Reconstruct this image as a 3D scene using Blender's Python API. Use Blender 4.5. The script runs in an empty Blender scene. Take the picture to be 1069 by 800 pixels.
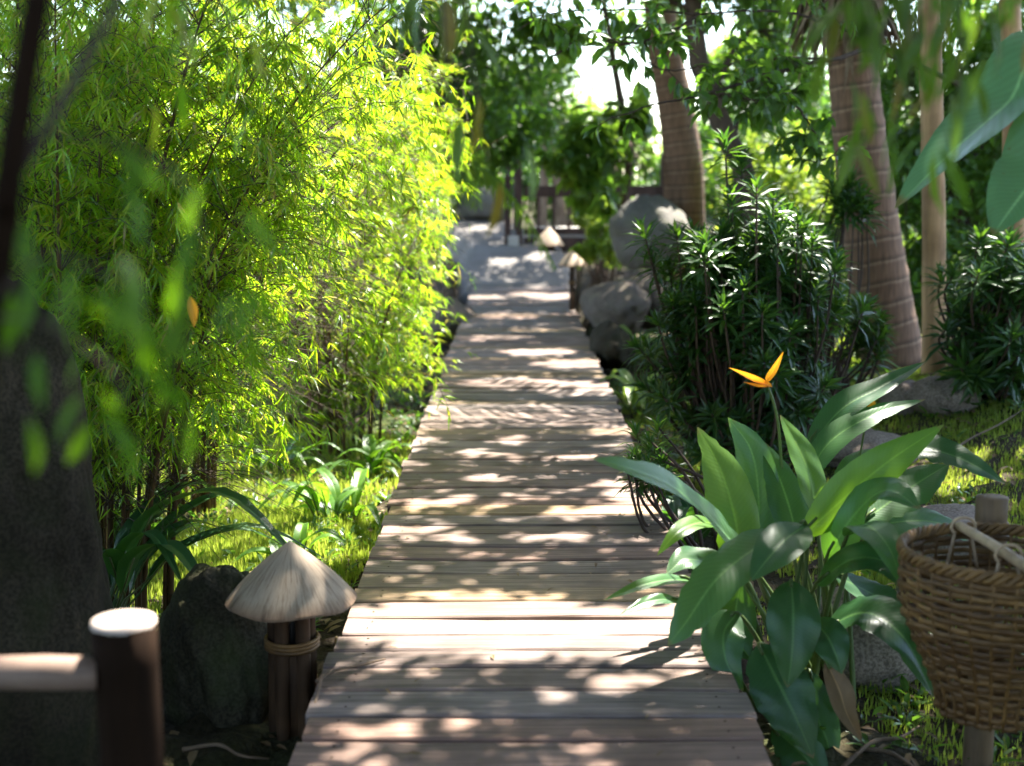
import bpy, math
import numpy as np
from mathutils import Vector, noise

scene = bpy.context.scene
COL = scene.collection
rng = np.random.default_rng(11)
R = math.radians

# ------------------------------------------------------------------ camera
CAMH, FPX, PITCH = 1.53, 1450.0, R(8.4)
cam = bpy.data.cameras.new('camera')
cam.sensor_width = 36.0
cam.lens = FPX / 1069.0 * 36.0
cam.clip_start, cam.clip_end = 0.05, 1500.0
cam.dof.use_dof = True
cam.dof.focus_distance = 5.6
cam.dof.aperture_fstop = 1.9
co = bpy.data.objects.new('camera', cam)
co.location = (0, 0, CAMH)
co.rotation_euler = (R(90) - PITCH, 0, 0)
COL.objects.link(co)
scene.camera = co

# ------------------------------------------------------------------ light
SUN = np.array([0.30, 0.46, 1.0]); SUN /= np.linalg.norm(SUN)
world = bpy.data.worlds.new('World'); scene.world = world
world.use_nodes = True
wn = world.node_tree.nodes; wl = world.node_tree.links
sky = wn.new('ShaderNodeTexSky'); sky.sky_type = 'NISHITA'; sky.sun_disc = False
sky.sun_elevation = math.asin(SUN[2]); sky.sun_rotation = math.atan2(SUN[0], SUN[1])
bg = wn['Background']; bg.inputs['Strength'].default_value = 0.14
wl.new(sky.outputs[0], bg.inputs['Color'])
sl = bpy.data.lights.new('sun', 'SUN'); sl.energy = 5.0; sl.angle = R(0.5); sl.color = (1.0, 0.95, 0.86)
so = bpy.data.objects.new('sun', sl); COL.objects.link(so)
so.rotation_euler = Vector(SUN).to_track_quat('Z', 'Y').to_euler()
so.location = (5, 8, 20)
vs = scene.view_settings
vs.view_transform = 'Standard'; vs.look = 'None'; vs.gamma = 1.0; vs.use_curve_mapping = False
vs.exposure = 2.85
cy = scene.cycles
cy.use_denoising = True
cy.max_bounces = 8; cy.diffuse_bounces = 5; cy.glossy_bounces = 3; cy.transmission_bounces = 6
cy.transparent_max_bounces = 8
cy.sample_clamp_indirect = 6.0

# ------------------------------------------------------------------ picture to place
def P(px, py, Y):
    """the point of the place seen at (px, py) that stands Y metres ahead"""
    dx, dy = (px - 534.5) / FPX, (400.0 - py) / FPX
    c, s = math.cos(PITCH), math.sin(PITCH)
    d = np.array([dx, c + dy * s, -s + dy * c])
    return np.array([0, 0, CAMH]) + d * (Y / d[1])

def G(px, py, z=0.0):
    p = P(px, py, 1.0); d = p - np.array([0, 0, CAMH])
    return np.array([0, 0, CAMH]) + d * ((z - CAMH) / d[2])

def pix(v):
    c, s = math.cos(PITCH), math.sin(PITCH)
    x, y, z = v[:, 0], v[:, 1], v[:, 2] - CAMH
    f = y * c - z * s; u = y * s + z * c
    f = np.where(f < 0.05, 0.05, f)
    return 534.5 + FPX * x / f, 400.0 - FPX * u / f

def sm(a, b, x):
    t = np.clip((x - a) / (b - a), 0, 1); return t * t * (3 - 2 * t)

WALK_L, WALK_R, SHEAR = -0.60, 0.69, 0.003
WALK_END = 19.3

def gz(x, y):
    """height of the terrain"""
    x = np.asarray(x, float); y = np.asarray(y, float)
    d = np.where(x > 0, x - WALK_R, WALK_L - x)
    z = -0.27 + 0.0 * x
    z = z + np.where(x > 0, 0.50 * sm(0.3, 2.7, d) * sm(4.2, 8.6, y) * (1 - sm(9.0, 13.0, y)), 0.0)
    z = z - np.where(x < 0, 0.12 * sm(0.3, 1.5, d), 0.0)
    z = z + 0.56 * sm(15.0, 21.5, y) + 1.1 * sm(21.5, 40, y)
    z = z + 0.03 * np.sin(x * 2.1 + y * 0.7) * sm(0.1, .6, d) + 0.02 * np.sin(y * 1.9 - x * 1.3) * sm(0.1, .6, d)
    z = z - 0.35 * sm(15.0, 17.5, y) * sm(23.0, 21.0, y) * sm(.35, .1, d)
    return z

# ------------------------------------------------------------------ where gaps cut in the canopy let the sun through
LIT = []      # (u, v, radius_u, radius_v): gaps cut in the canopy for sun spots wanted on level ground
def lit_at(p, ru, rv=None):
    k = p[2] / SUN[2]
    LIT.append((p[0] - SUN[0] * k, p[1] - SUN[1] * k, ru + .03, (rv if rv else ru) + .03))
def lit_px(px, py, rx, ry):
    a = G(px, py); b = G(px + rx, py); c = G(px, py - ry); d = G(px, py + ry)
    lit_at(a, abs(b[0] - a[0]), abs(c[1] - d[1]) / 2)
for e in [(510, 655, 160, 33), (420, 645, 70, 20), (640, 662, 90, 20), (705, 640, 45, 10), (420, 694, 40, 5), (390, 764, 50, 6), (470, 750, 26, 4), (352, 792, 26, 5),
          (555, 432, 110, 11), (465, 436, 45, 12), (610, 406, 50, 8), (530, 400, 50, 6), (600, 380, 46, 5), (560, 368, 40, 4), (520, 352, 40, 3),
          (540, 460, 22, 4), (500, 474, 30, 3), (640, 466, 14, 2),
          (660, 530, 40, 7), (600, 537, 30, 6), (560, 520, 24, 4), (560, 562, 26, 4), (520, 578, 34, 4), (690, 548, 20, 4),
          (450, 525, 40, 6), (430, 555, 40, 8), (520, 500, 40, 4), (610, 480, 40, 4), (480, 562, 20, 3), (640, 562, 40, 3),
          (530, 330, 36, 2.2), (560, 345, 30, 1.6), (500, 312, 30, 2)]:
    lit_px(*e)
for (px, py, Y, r) in [(260, 60, 6.5, .5), (340, 90, 7.5, .6), (400, 140, 7.5, .55), (430, 200, 8.0, .45), (430, 300, 8.5, .4),
                       (300, 20, 7.0, .5), (400, 60, 9, .6), (440, 250, 10, .5), (455, 340, 9.5, .35), (380, 250, 7, .25),
                       (440, 120, 10.5, .6), (450, 180, 11, .5), (380, 40, 8.5, .65), (450, 100, 9, .5), (350, 140, 6.8, .4), (300, 110, 6.0, .45), (290, 20, 6.0, .4), (340, 40, 6.2, .5), (400, 100, 8, .6), (360, 180, 7, .4), (300, 60, 8.5, .7), (420, 160, 9.5, .6), (420, 220, 9, .45), (440, 300, 10, .45)]:
    lit_at(P(px, py, Y), r)
for (x, y, r) in [(-1.5, 7.0, .6), (-1.9, 8.0, .85), (-1.3, 8.4, .5), (-2.4, 7.4, .6), (-1.6, 9, .7), (-1.1, 6.6, .3), (-1.2, 9.6, .5), (-2.4, 9.2, .7), (-1.0, 7.6, .3)]:
    lit_at(np.array([x, y, -0.35]), r)
lit_at(P(130, 645, 2.52), .15)                                   # cut top of the fence post
lit_at(P(60, 690, 2.49), .10); lit_at(P(10, 692, 2.48), .10)
lit_at(P(300, 600, 4.35), .10)                                   # lantern shade
for (px, py, Y, r) in [(760, 520, 4.5, .13), (900, 490, 4.6, .16), (740, 470, 4.6, .12), (835, 480, 4.6, .09), (700, 500, 4.3, .10),
                       (930, 415, 4.9, .1), (760, 250, 7.2, .25), (820, 280, 7.4, .2), (710, 330, 7.2, .2),
                       (800, 180, 17, 1.3), (850, 200, 16, .9), (660, 200, 16.5, .5), (620, 260, 18, .6), (570, 240, 18.5, .25),
                       (900, 370, 11, .5), (520, 285, 20, .22), (500, 245, 22.5, .25), (480, 215, 24.5, .3), (560, 300, 19, .12), (1000, 460, 7.5, .35), (955, 300, 10.9, .12), (660, 400, 8.5, .25)]:
    lit_at(P(px, py, Y), r)
lit_at(P(573, 245, 20.8), .2); lit_at(P(597, 270, 16.2), .12); lit_at(P(600, 236, 22.2), .3); lit_at(P(560, 270, 20.3), .15); lit_at(P(690, 80, 17), .3)
for q in [(115, 288), (130, 395), (132, 440)]: lit_at(P(*q, 1.35), .03)
LITA = np.array(LIT)
def lit(p, grow=1.0):
    """True where the straight way from p down-sun ends in one of the sunny spots"""
    k = p[:, 2] / SUN[2]
    u = p[:, 0] - SUN[0] * k; v = p[:, 1] - SUN[1] * k
    ju = .5 * np.sin(u * 23 + v * 9) + .5 * np.sin(u * 41 - v * 31 + 1.3); jv = .5 * np.sin(v * 27 - u * 13) + .5 * np.sin(v * 47 + u * 29 + .4)
    u = u + .06 * ju; v = v + .06 * jv
    out = np.zeros(len(p), bool)
    for (a, b, ru, rv) in LITA:
        out |= ((u - a) / (ru * grow)) ** 2 + ((v - b) / (rv * grow)) ** 2 < 1.0
    return out

# ------------------------------------------------------------------ mesh helpers
def norm(a):
    a = np.asarray(a, float)
    return a / np.maximum(np.linalg.norm(a, axis=-1, keepdims=True), 1e-9)

class MB:
    def __init__(s):
        s.v, s.f, s.c, s.n, s.uv = [], [], [], 0, []
    def add(s, v, faces, uv=None):
        v = np.asarray(v, float)
        s.v.append(v)
        for f in faces:
            s.f.append(np.asarray(f, np.int64) + s.n); s.c.append(np.array([len(f)]))
        s.uv.append(uv if uv is not None else np.zeros((len(v), 2)))
        s.n += len(v)
    def add_many(s, v, T):
        """v: (N, k, 3) copies of a template whose faces are T (list of index tuples)"""
        N, k = v.shape[:2]
        base = (np.arange(N) * k + s.n)[:, None]
        s.v.append(v.reshape(-1, 3)); s.uv.append(np.zeros((N * k, 2)))
        for f in T:
            fi = (base + np.array(f)[None, :])
            s.f.append(fi.reshape(-1)); s.c.append(np.full(N, len(f)))
        s.n += N * k
    def tube(s, pts, rad, sides=10, cap=True, flat=None, wob=0.0):
        pts = np.asarray(pts, float); n = len(pts)
        rad = np.full(n, rad, float) if np.isscalar(rad) else np.asarray(rad, float)
        t = norm(np.gradient(pts, axis=0))
        ref = np.array([0, 0, 1.0]) if abs(t[0][2]) < 0.9 else np.array([1.0, 0, 0])
        a = norm(np.cross(t[0], ref)); V = []
        for i in range(n):
            a = norm(a - t[i] * np.dot(a, t[i])); b = np.cross(t[i], a)
            th = np.linspace(0, 2 * math.pi, sides, endpoint=False)
            rr = rad[i] * (1 + wob * rng.normal(size=sides))
            V.append(pts[i] + (np.cos(th) * rr)[:, None] * a + (np.sin(th) * rr)[:, None] * b)
        V = np.concatenate(V)
        F = []
        for i in range(n - 1):
            for j in range(sides):
                k = (j + 1) % sides
                F.append((i * sides + j, i * sides + k, (i + 1) * sides + k, (i + 1) * sides + j))
        if cap:
            F.append(tuple(range(sides - 1, -1, -1))); F.append(tuple((n - 1) * sides + j for j in range(sides)))
        s.add(V, F)
    def grid(s, V, uv=None, closed=False):
        nu, nv = V.shape[:2]; F = []
        for i in range(nu - 1):
            for j in range(nv - 1 if not closed else nv):
                k = (j + 1) % nv
                F.append((i * nv + j, i * nv + k, (i + 1) * nv + k, (i + 1) * nv + j))
        s.add(V.reshape(-1, 3), F, None if uv is None else uv.reshape(-1, 2))
    def box(s, c, d, rz=0.0, tilt=0.0):
        c = np.asarray(c, float); h = np.asarray(d, float) / 2
        v = np.array([[x, y, z] for x in (-1, 1) for y in (-1, 1) for z in (-1, 1)]) * h
        ca, sa = math.cos(rz), math.sin(rz)
        v = np.stack([v[:, 0] * ca - v[:, 1] * sa, v[:, 0] * sa + v[:, 1] * ca, v[:, 2] + v[:, 0] * tilt], 1)
        s.add(v + c, [(0, 1, 3, 2), (4, 6, 7, 5), (0, 4, 5, 1), (2, 3, 7, 6), (0, 2, 6, 4), (1, 5, 7, 3)])
    def build(s, name, mat, parent=None, smooth=True):
        me = bpy.data.meshes.new(name)
        v = np.concatenate(s.v)
        if parent is not None:
            q = parent; off = np.zeros(3)
            while q is not None:
                off = off + np.array(q.location); q = q.parent
            v = v - off
        f = np.concatenate(s.f); c = np.concatenate(s.c)
        me.vertices.add(len(v)); me.vertices.foreach_set('co', v.astype(np.float32).ravel())
        me.loops.add(len(f)); me.loops.foreach_set('vertex_index', f.astype(np.int32))
        st = np.concatenate([[0], np.cumsum(c)[:-1]])
        me.polygons.add(len(c)); me.polygons.foreach_set('loop_start', st.astype(np.int32))
        me.polygons.foreach_set('use_smooth', np.full(len(c), smooth))
        uv = np.concatenate(s.uv)
        l = me.uv_layers.new(name='UVMap'); l.data.foreach_set('uv', uv[f].astype(np.float32).ravel())
        me.update(calc_edges=True); me.validate()
        me.materials.append(mat)
        o = bpy.data.objects.new(name, me); COL.objects.link(o)
        if parent is not None: o.parent = parent
        return o

def thing(name, label, cat, loc=(0, 0, 0), group=None):
    o = bpy.data.objects.new(name, None); COL.objects.link(o)
    o.location = tuple(float(a) for a in loc); o.empty_display_size = 0.1
    o['label'] = label; o['category'] = cat
    if group: o['group'] = group
    return o
def tag(o, label, cat, group=None):
    o['label'] = label; o['category'] = cat
    if group: o['group'] = group
    return o
def structure(o): o['kind'] = 'structure'; return o
def stuff(o, label, cat): o['kind'] = 'stuff'; o['label'] = label; o['category'] = cat; return o

def spline(pts, n):
    p = np.asarray(pts, float)
    p = np.concatenate([[2 * p[0] - p[1]], p, [2 * p[-1] - p[-2]]])
    t = np.linspace(0, len(p) - 3 - 1e-6, n); i = t.astype(int); f = (t - i)[:, None]
    a, b, c, d = p[i], p[i + 1], p[i + 2], p[i + 3]
    return 0.5 * (2 * b + (c - a) * f + (2 * a - 5 * b + 4 * c - d) * f ** 2 + (3 * b - a - 3 * c + d) * f ** 3)

# leaf templates: along, across, lift
def tpl(secs, tip, base=True):
    v = [(0, 0, 0)]; F = []
    for (t, w, up, mid) in secs:
        v += [(t, w, up), (t, 0, mid), (t, -w, up)]
    v.append((1, 0, tip)); n = len(v)
    F += [(0, 2, 1), (0, 3, 2)]
    for i in range(len(secs) - 1):
        a = 1 + 3 * i; F += [(a, a + 1, a + 4, a + 3), (a + 1, a + 2, a + 5, a + 4)]
    a = 1 + 3 * (len(secs) - 1); F += [(a, a + 1, n - 1), (a + 1, a + 2, n - 1)]
    return np.array(v, float), F
T_BAMBOO = tpl([(.3, .5, .03, 0.0)], -.14)
T_BROAD = tpl([(.25, .42, .05, .02), (.62, .42, .0, -.04)], -.2)
T_STRAP = tpl([(.25, .46, .05, .02), (.6, .5, .03, 0.0)], -.14)
T_GRASS = (np.array([[0, .5, 0], [0, -.5, 0], [.55, 0, 0.02], [1, 0, -.25]]), [(0, 1, 2), (0, 2, 3)])

def leaves(mb, T, pos, d, nrm, L, W):
    N = len(pos)
    if N == 0: return
    d = norm(d); side = norm(np.cross(nrm, d)); n = np.cross(d, side)
    L = np.broadcast_to(np.asarray(L, float), (N,))[:, None, None]; W = np.broadcast_to(np.asarray(W, float), (N,))[:, None, None]
    t = T[0][None]
    v = pos[:, None] + t[..., 0:1] * L * d[:, None] + t[..., 1:2] * W * side[:, None] + t[..., 2:3] * L * n[:, None]
    mb.add_many(v, T[1])

def rnd_dir(n): return norm(rng.normal(size=(n, 3)))

# ------------------------------------------------------------------ materials
def mat(name):
    m = bpy.data.materials.new(name); m.use_nodes = True
    nt = m.node_tree; return m, nt.nodes, nt.links, nt.nodes['Principled BSDF'], nt.nodes['Material Output']
def nd(n, t, **kw):
    x = n.new(t)
    for k, v in kw.items():
        if k in x.inputs: x.inputs[k].default_value = v
        else: setattr(x, k, v)
    return x
def ramp(n, stops):
    r = n.new('ShaderNodeValToRGB'); e = r.color_ramp.elements
    while len(e) < len(stops): e.new(0.5)
    for i, (p, c) in enumerate(stops):
        e[i].position = p; e[i].color = (*c, 1)
    return r

def leaf_mat(name, cols, trans, amount=0.45, rough=0.38, spec=0.5):
    m, n, l, b, out = mat(name)
    g = n.new('ShaderNodeNewGeometry')
    k = len(cols)
    r = ramp(n, [(i / max(1, k - 1), c) for i, c in enumerate(cols)])
    l.new(g.outputs['Random Per Island'], r.inputs[0])
    l.new(r.outputs[0], b.inputs['Base Color'])
    b.inputs['Roughness'].default_value = rough
    b.inputs['Specular IOR Level'].default_value = spec
    t = n.new('ShaderNodeBsdfTranslucent')
    kt = len(trans)
    r2 = ramp(n, [(i / max(1, kt - 1), c) for i, c in enumerate(trans)])
    l.new(g.outputs['Random Per Island'], r2.inputs[0]); l.new(r2.outputs[0], t.inputs[0])
    mx = n.new('ShaderNodeMixShader'); mx.inputs[0].default_value = amount
    l.new(b.outputs[0], mx.inputs[1]); l.new(t.outputs[0], mx.inputs[2]); l.new(mx.outputs[0], out.inputs[0])
    return m

M = {}
M['bamboo_leaf'] = leaf_mat('bamboo_leaf', [(.05, .12, .008), (.08, .16, .01), (.06, .13, .01), (.04, .10, .012), (.05, .12, .012), (.10, .15, .012), (.12, .16, .015), (.07, .14, .01), (.2, .15, .05)],
                            [(.36, .66, .014), (.5, .76, .016), (.38, .66, .014), (.28, .56, .015), (.32, .62, .015), (.54, .74, .02), (.7, .74, .03), (.5, .72, .02), (.6, .42, .12)], .58, .32, .6)
M['dark_leaf'] = leaf_mat('dark_leaf', [(.035, .085, .018), (.055, .11, .022), (.04, .095, .03)], [(.14, .32, .02), (.22, .42, .03)], .42, .36, .5)
M['mid_leaf'] = leaf_mat('mid_leaf', [(.05, .12, .02), (.08, .15, .02), (.06, .12, .03)], [(.24, .45, .03), (.34, .5, .04)], .48, .4)
M['lime_leaf'] = leaf_mat('lime_leaf', [(.09, .18, .02), (.15, .22, .03), (.07, .15, .03)], [(.32, .5, .04), (.45, .54, .05)], .5, .45)
M['gloss_leaf'] = leaf_mat('gloss_leaf', [(.016, .05, .014), (.022, .065, .018), (.03, .075, .012)], [(.07, .2, .015), (.16, .32, .02)], .32, .36, .5)
M['fore_leaf'] = leaf_mat('fore_leaf', [(.05, .10, .012), (.06, .10, .012), (.05, .09, .012), (.04, .09, .012), (.14, .10, .02)], [(.16, .32, .01), (.2, .34, .015), (.14, .3, .01), (.16, .3, .012), (.4, .25, .03)], .5, .5)
M['sapling_leaf'] = leaf_mat('sapling_leaf', [(.03, .08, .008), (.045, .09, .01)], [(.16, .36, .006), (.2, .4, .008)], .5, .55, .3)
M['canopy_leaf'] = leaf_mat('canopy_leaf', [(.05, .065, .03), (.07, .08, .035)], [(.16, .15, .05), (.2, .18, .06)], .25, .5, .3)  # dull and nearly opaque so the unseen crowns throw no green light
M['grass'] = leaf_mat('grass', [(.11, .19, .02), (.17, .23, .03), (.19, .2, .05)], [(.4, .55, .04), (.5, .58, .08)], .45, .55)
M['dry_leaf'] = leaf_mat('dry_leaf', [(.16, .10, .05), (.24, .16, .08), (.10, .065, .035)], [(.2, .12, .04), (.3, .2, .08)], .25, .6, .3)
M['orange'] = leaf_mat('orange_bract', [(.75, .26, .01), (.8, .34, .02)], [(.9, .4, .02), (.9, .45, .03)], .35, .4)

def paddle_mat(name, c1, c2, tr, amount, rough=.3, sheen=.5):
    m, n, l, b, out = mat(name)
    uv = n.new('ShaderNodeUVMap'); sp = n.new('ShaderNodeSeparateXYZ'); l.new(uv.outputs[0], sp.inputs[0])
    ab = nd(n, 'ShaderNodeMath', operation='ABSOLUTE'); l.new(sp.outputs[1], ab.inputs[0])
    # midrib
    mr = nd(n, 'ShaderNodeMapRange'); mr.inputs[1].default_value = .02; mr.inputs[2].default_value = .07
    mr.inputs[3].default_value = 1; mr.inputs[4].default_value = 0; l.new(ab.outputs[0], mr.inputs[0])
    # side veins slanting to the tip
    mu = nd(n, 'ShaderNodeMath', operation='MULTIPLY'); mu.inputs[1].default_value = -.12; l.new(ab.outputs[0], mu.inputs[0])
    ad = nd(n, 'ShaderNodeMath', operation='ADD'); l.new(sp.outputs[0], ad.inputs[0]); l.new(mu.outputs[0], ad.inputs[1])
    m2 = nd(n, 'ShaderNodeMath', operation='MULTIPLY'); m2.inputs[1].default_value = 190; l.new(ad.outputs[0], m2.inputs[0])
    si = nd(n, 'ShaderNodeMath', operation='SINE'); l.new(m2.outputs[0], si.inputs[0])
    no = nd(n, 'ShaderNodeTexNoise', Scale=6.0); no.inputs['Detail'].default_value = 5
    oi = n.new('ShaderNodeObjectInfo')
    mixf = nd(n, 'ShaderNodeMath', operation='ADD'); l.new(no.outputs[0], mixf.inputs[0])
    m3 = nd(n, 'ShaderNodeMath', operation='MULTIPLY_ADD'); m3.inputs[1].default_value = .6; m3.inputs[2].default_value = -.3
    l.new(oi.outputs['Random'], m3.inputs[0]); l.new(m3.outputs[0], mixf.inputs[1])
    r = ramp(n, [(.2, c1), (.8, c2)]); l.new(mixf.outputs[0], r.inputs[0])
    mc = nd(n, 'ShaderNodeMix', data_type='RGBA'); l.new(mr.outputs[0], mc.inputs[0]); l.new(r.outputs[0], mc.inputs[6])
    mc.inputs[7].default_value = (c2[0] * 2 + .03, c2[1] * 1.7 + .04, c2[2] * 1.6 + .01, 1)
    # small brown specks
    n2 = nd(n, 'ShaderNodeTexNoise', Scale=60.0); r3 = ramp(n, [(.70, (0, 0, 0)), (.74, (1, 1, 1))]); l.new(n2.outputs[0], r3.inputs[0])
    mc2 = nd(n, 'ShaderNodeMix', data_type='RGBA'); l.new(r3.outputs[0], mc2.inputs[0]); l.new(mc.outputs[2], mc2.inputs[6]); mc2.inputs[7].default_value = (.1, .075, .03, 1)
    n3 = nd(n, 'ShaderNodeTexNoise', Scale=14.0); tp = nd(n, 'ShaderNodeMath', operation='MULTIPLY_ADD'); tp.inputs[1].default_value = .18; l.new(n3.outputs[0], tp.inputs[0]); l.new(sp.outputs[0], tp.inputs[2])
    e2 = nd(n, 'ShaderNodeMath', operation='MULTIPLY_ADD'); e2.inputs[1].default_value = .02; l.new(ab.outputs[0], e2.inputs[0]); l.new(tp.outputs[0], e2.inputs[2])
    mrt = nd(n, 'ShaderNodeMapRange'); mrt.inputs[1].default_value = 1.05; mrt.inputs[2].default_value = 1.09; l.new(e2.outputs[0], mrt.inputs[0])
    mc3 = nd(n, 'ShaderNodeMix', data_type='RGBA'); l.new(mrt.outputs[0], mc3.inputs[0]); l.new(mc2.outputs[2], mc3.inputs[6]); mc3.inputs[7].default_value = (.16, .10, .04, 1)
    vv = nd(n, 'ShaderNodeMapRange'); vv.inputs[1].default_value = -1; vv.inputs[2].default_value = 1; vv.inputs[3].default_value = .92; vv.inputs[4].default_value = 1.07; l.new(si.outputs[0], vv.inputs[0])
    mc4 = nd(n, 'ShaderNodeVectorMath', operation='SCALE'); l.new(mc3.outputs[2], mc4.inputs[0]); l.new(vv.outputs[0], mc4.inputs['Scale'])
    l.new(mc4.outputs[0], b.inputs['Base Color'])
    b.inputs['Roughness'].default_value = rough; b.inputs['Specular IOR Level'].default_value = sheen
    bp = nd(n, 'ShaderNodeBump', Strength=.14, Distance=.0007); l.new(si.outputs[0], bp.inputs['Height']); l.new(bp.outputs[0], b.inputs['Normal'])
    t = n.new('ShaderNodeBsdfTranslucent'); t.inputs[0].default_value = (*tr, 1)
    mx = n.new('ShaderNodeMixShader'); mx.inputs[0].default_value = amount
    l.new(b.outputs[0], mx.inputs[1]); l.new(t.outputs[0], mx.inputs[2]); l.new(mx.outputs[0], out.inputs[0])
    return m
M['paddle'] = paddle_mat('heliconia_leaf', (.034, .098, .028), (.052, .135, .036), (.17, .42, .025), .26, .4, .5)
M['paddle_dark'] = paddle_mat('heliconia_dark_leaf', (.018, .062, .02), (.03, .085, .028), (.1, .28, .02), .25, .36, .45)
M['paddle_bright'] = paddle_mat('heliconia_bright_leaf', (.055, .14, .018), (.08, .17, .02), (.24, .48, .02), .42, .4)  # brighter, more translucent copy of the heliconia green
M['banana'] = paddle_mat('banana_leaf', (.08, .2, .085), (.11, .25, .11), (.25, .46, .08), .22, .28, .8)  # base lightened in place of the sky's sheen on the leaf
M['paddle_dry'] = paddle_mat('dry_heliconia_leaf', (.10, .065, .03), (.17, .11, .05), (.3, .16, .05), .25, .6)
M['paddle_lime'] = paddle_mat('lime_ginger_leaf', (.10, .2, .04), (.2, .28, .06), (.4, .55, .08), .4, .4)

def wood_mat(name, cols, scale=(3, 40, 40), rough=.75, island=True, bump=.5, dist=.004, dark=.5, spec=.3):
    m, n, l, b, out = mat(name)
    tc = n.new('ShaderNodeTexCoord'); g = n.new('ShaderNodeNewGeometry')
    mp = n.new('ShaderNodeMapping'); mp.inputs['Scale'].default_value = scale; l.new(tc.outputs['Object'], mp.inputs[0])
    cb = n.new('ShaderNodeCombineXYZ'); mm = nd(n, 'ShaderNodeMath', operation='MULTIPLY'); mm.inputs[1].default_value = 57.0
    l.new(g.outputs['Random Per Island'], mm.inputs[0])
    for i in range(3): l.new(mm.outputs[0], cb.inputs[i])
    l.new(cb.outputs[0], mp.inputs['Location'])
    a = nd(n, 'ShaderNodeTexNoise', Scale=1.0); a.inputs['Detail'].default_value = 8; a.inputs['Roughness'].default_value = .65
    l.new(mp.outputs[0], a.inputs[0])
    k = len(cols)
    r = ramp(n, [(i / max(1, k - 1), c) for i, c in enumerate(cols)])
    if not island or k == 1:
        pass
    l.new(g.outputs['Random Per Island'], r.inputs[0])
    r2 = ramp(n, [(.3, (dark,) * 3), (.62, (1.12, 1.1, 1.08))]); l.new(a.outputs[0], r2.inputs[0])
    mx = nd(n, 'ShaderNodeMix', data_type='RGBA', blend_type='MULTIPLY'); mx.inputs[0].default_value = 1
    l.new(r.outputs[0], mx.inputs[6]); l.new(r2.outputs[0], mx.inputs[7])
    # blotches of damp and lichen
    c = nd(n, 'ShaderNodeTexNoise', Scale=4.0); c.inputs['Detail'].default_value = 6; l.new(tc.outputs['Object'], c.inputs[0])
    r4 = ramp(n, [(.35, (.62, .58, .55)), (.6, (1.08, 1.08, 1.08))]); l.new(c.outputs[0], r4.inputs[0])
    m2 = nd(n, 'ShaderNodeMix', data_type='RGBA', blend_type='MULTIPLY'); m2.inputs[0].default_value = .8
    l.new(mx.outputs[2], m2.inputs[6]); l.new(r4.outputs[0], m2.inputs[7])
    l.new(m2.outputs[2], b.inputs['Base Color'])
    b.inputs['Roughness'].default_value = rough; b.inputs['Specular IOR Level'].default_value = spec
    bp = nd(n, 'ShaderNodeBump', Strength=bump, Distance=dist); l.new(a.outputs[0], bp.inputs['Height']); l.new(bp.outputs[0], b.inputs['Normal'])
    return m
M['plank'] = wood_mat('weathered_plank', [(.165, .122, .104), (.25, .182, .15), (.22, .152, .116), (.135, .115, .108), (.28, .215, .182), (.25, .155, .115), (.18, .138, .12), (.34, .23, .12), (.23, .175, .148), (.19, .13, .10)], (2.2, 60, 60), .66, dark=.36, bump=.8)
M['log'] = wood_mat('dark_log', [(.014, .0075, .0045), (.02, .011, .006)], (14, 14, 2), .85, spec=.05)
M['cut'] = wood_mat('cut_wood', [(.5, .42, .36), (.55, .46, .4)], (10, 10, 10), .8, dark=.75)
M['rail'] = wood_mat('rail_wood', [(.22, .15, .11), (.25, .17, .13)], (3, 18, 18), .7)
M['stake'] = wood_mat('stake_wood', [(.05, .026, .014), (.075, .042, .022), (.038, .022, .013)], (24, 24, 4), .7, spec=.12)
M['pole'] = wood_mat('peeled_pole', [(.42, .25, .12), (.46, .28, .14)], (18, 18, 1.5), .65, dark=.6)
M['postwood'] = wood_mat('post_wood', [(.15, .10, .055), (.17, .11, .06)], (18, 18, 2), .7)
M['gate'] = wood_mat('gate_wood', [(.055, .03, .024), (.075, .042, .035)], (10, 10, 2), .6)
M['bark'] = wood_mat('tree_bark', [(.07, .05, .035), (.09, .065, .045)], (9, 9, 2.5), .85, bump=.8, dist=.01)
M['twig'] = wood_mat('twig_bark', [(.09, .06, .04), (.06, .04, .03)], (20, 20, 20), .8)
M['palestem'] = wood_mat('pale_stem', [(.3, .22, .16), (.24, .17, .12)], (9, 9, 2), .8)
M['wicker'] = wood_mat('wicker', [(.15, .078, .024), (.21, .115, .036), (.11, .056, .018), (.175, .10, .038)], (30, 30, 30), .55, dark=.6)
M['rattan'] = wood_mat('rattan', [(.4, .28, .17), (.46, .33, .2)], (30, 30, 30), .5, dark=.7)
M['culm'] = wood_mat('bamboo_culm', [(.04, .034, .01), (.022, .028, .008), (.11, .055, .018), (.016, .02, .007)], (12, 12, 3), .4, bump=.1, dark=.7)
M['green_stem'] = wood_mat('green_stem', [(.05, .10, .02), (.07, .12, .025), (.09, .09, .03)], (12, 12, 3), .45, bump=.1, dark=.75)
M['deadwood'] = wood_mat('dead_twig', [(.16, .11, .075), (.2, .14, .09)], (20, 20, 20), .8)
M['dark_metal'] = wood_mat('dark_metal', [(.02, .02, .02), (.025, .022, .02)], (20, 20, 20), .5)
M['thatch'] = wood_mat('thatch', [(.2, .14, .09), (.28, .21, .14), (.13, .09, .06)], (14, 14, 14), .85)

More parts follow.
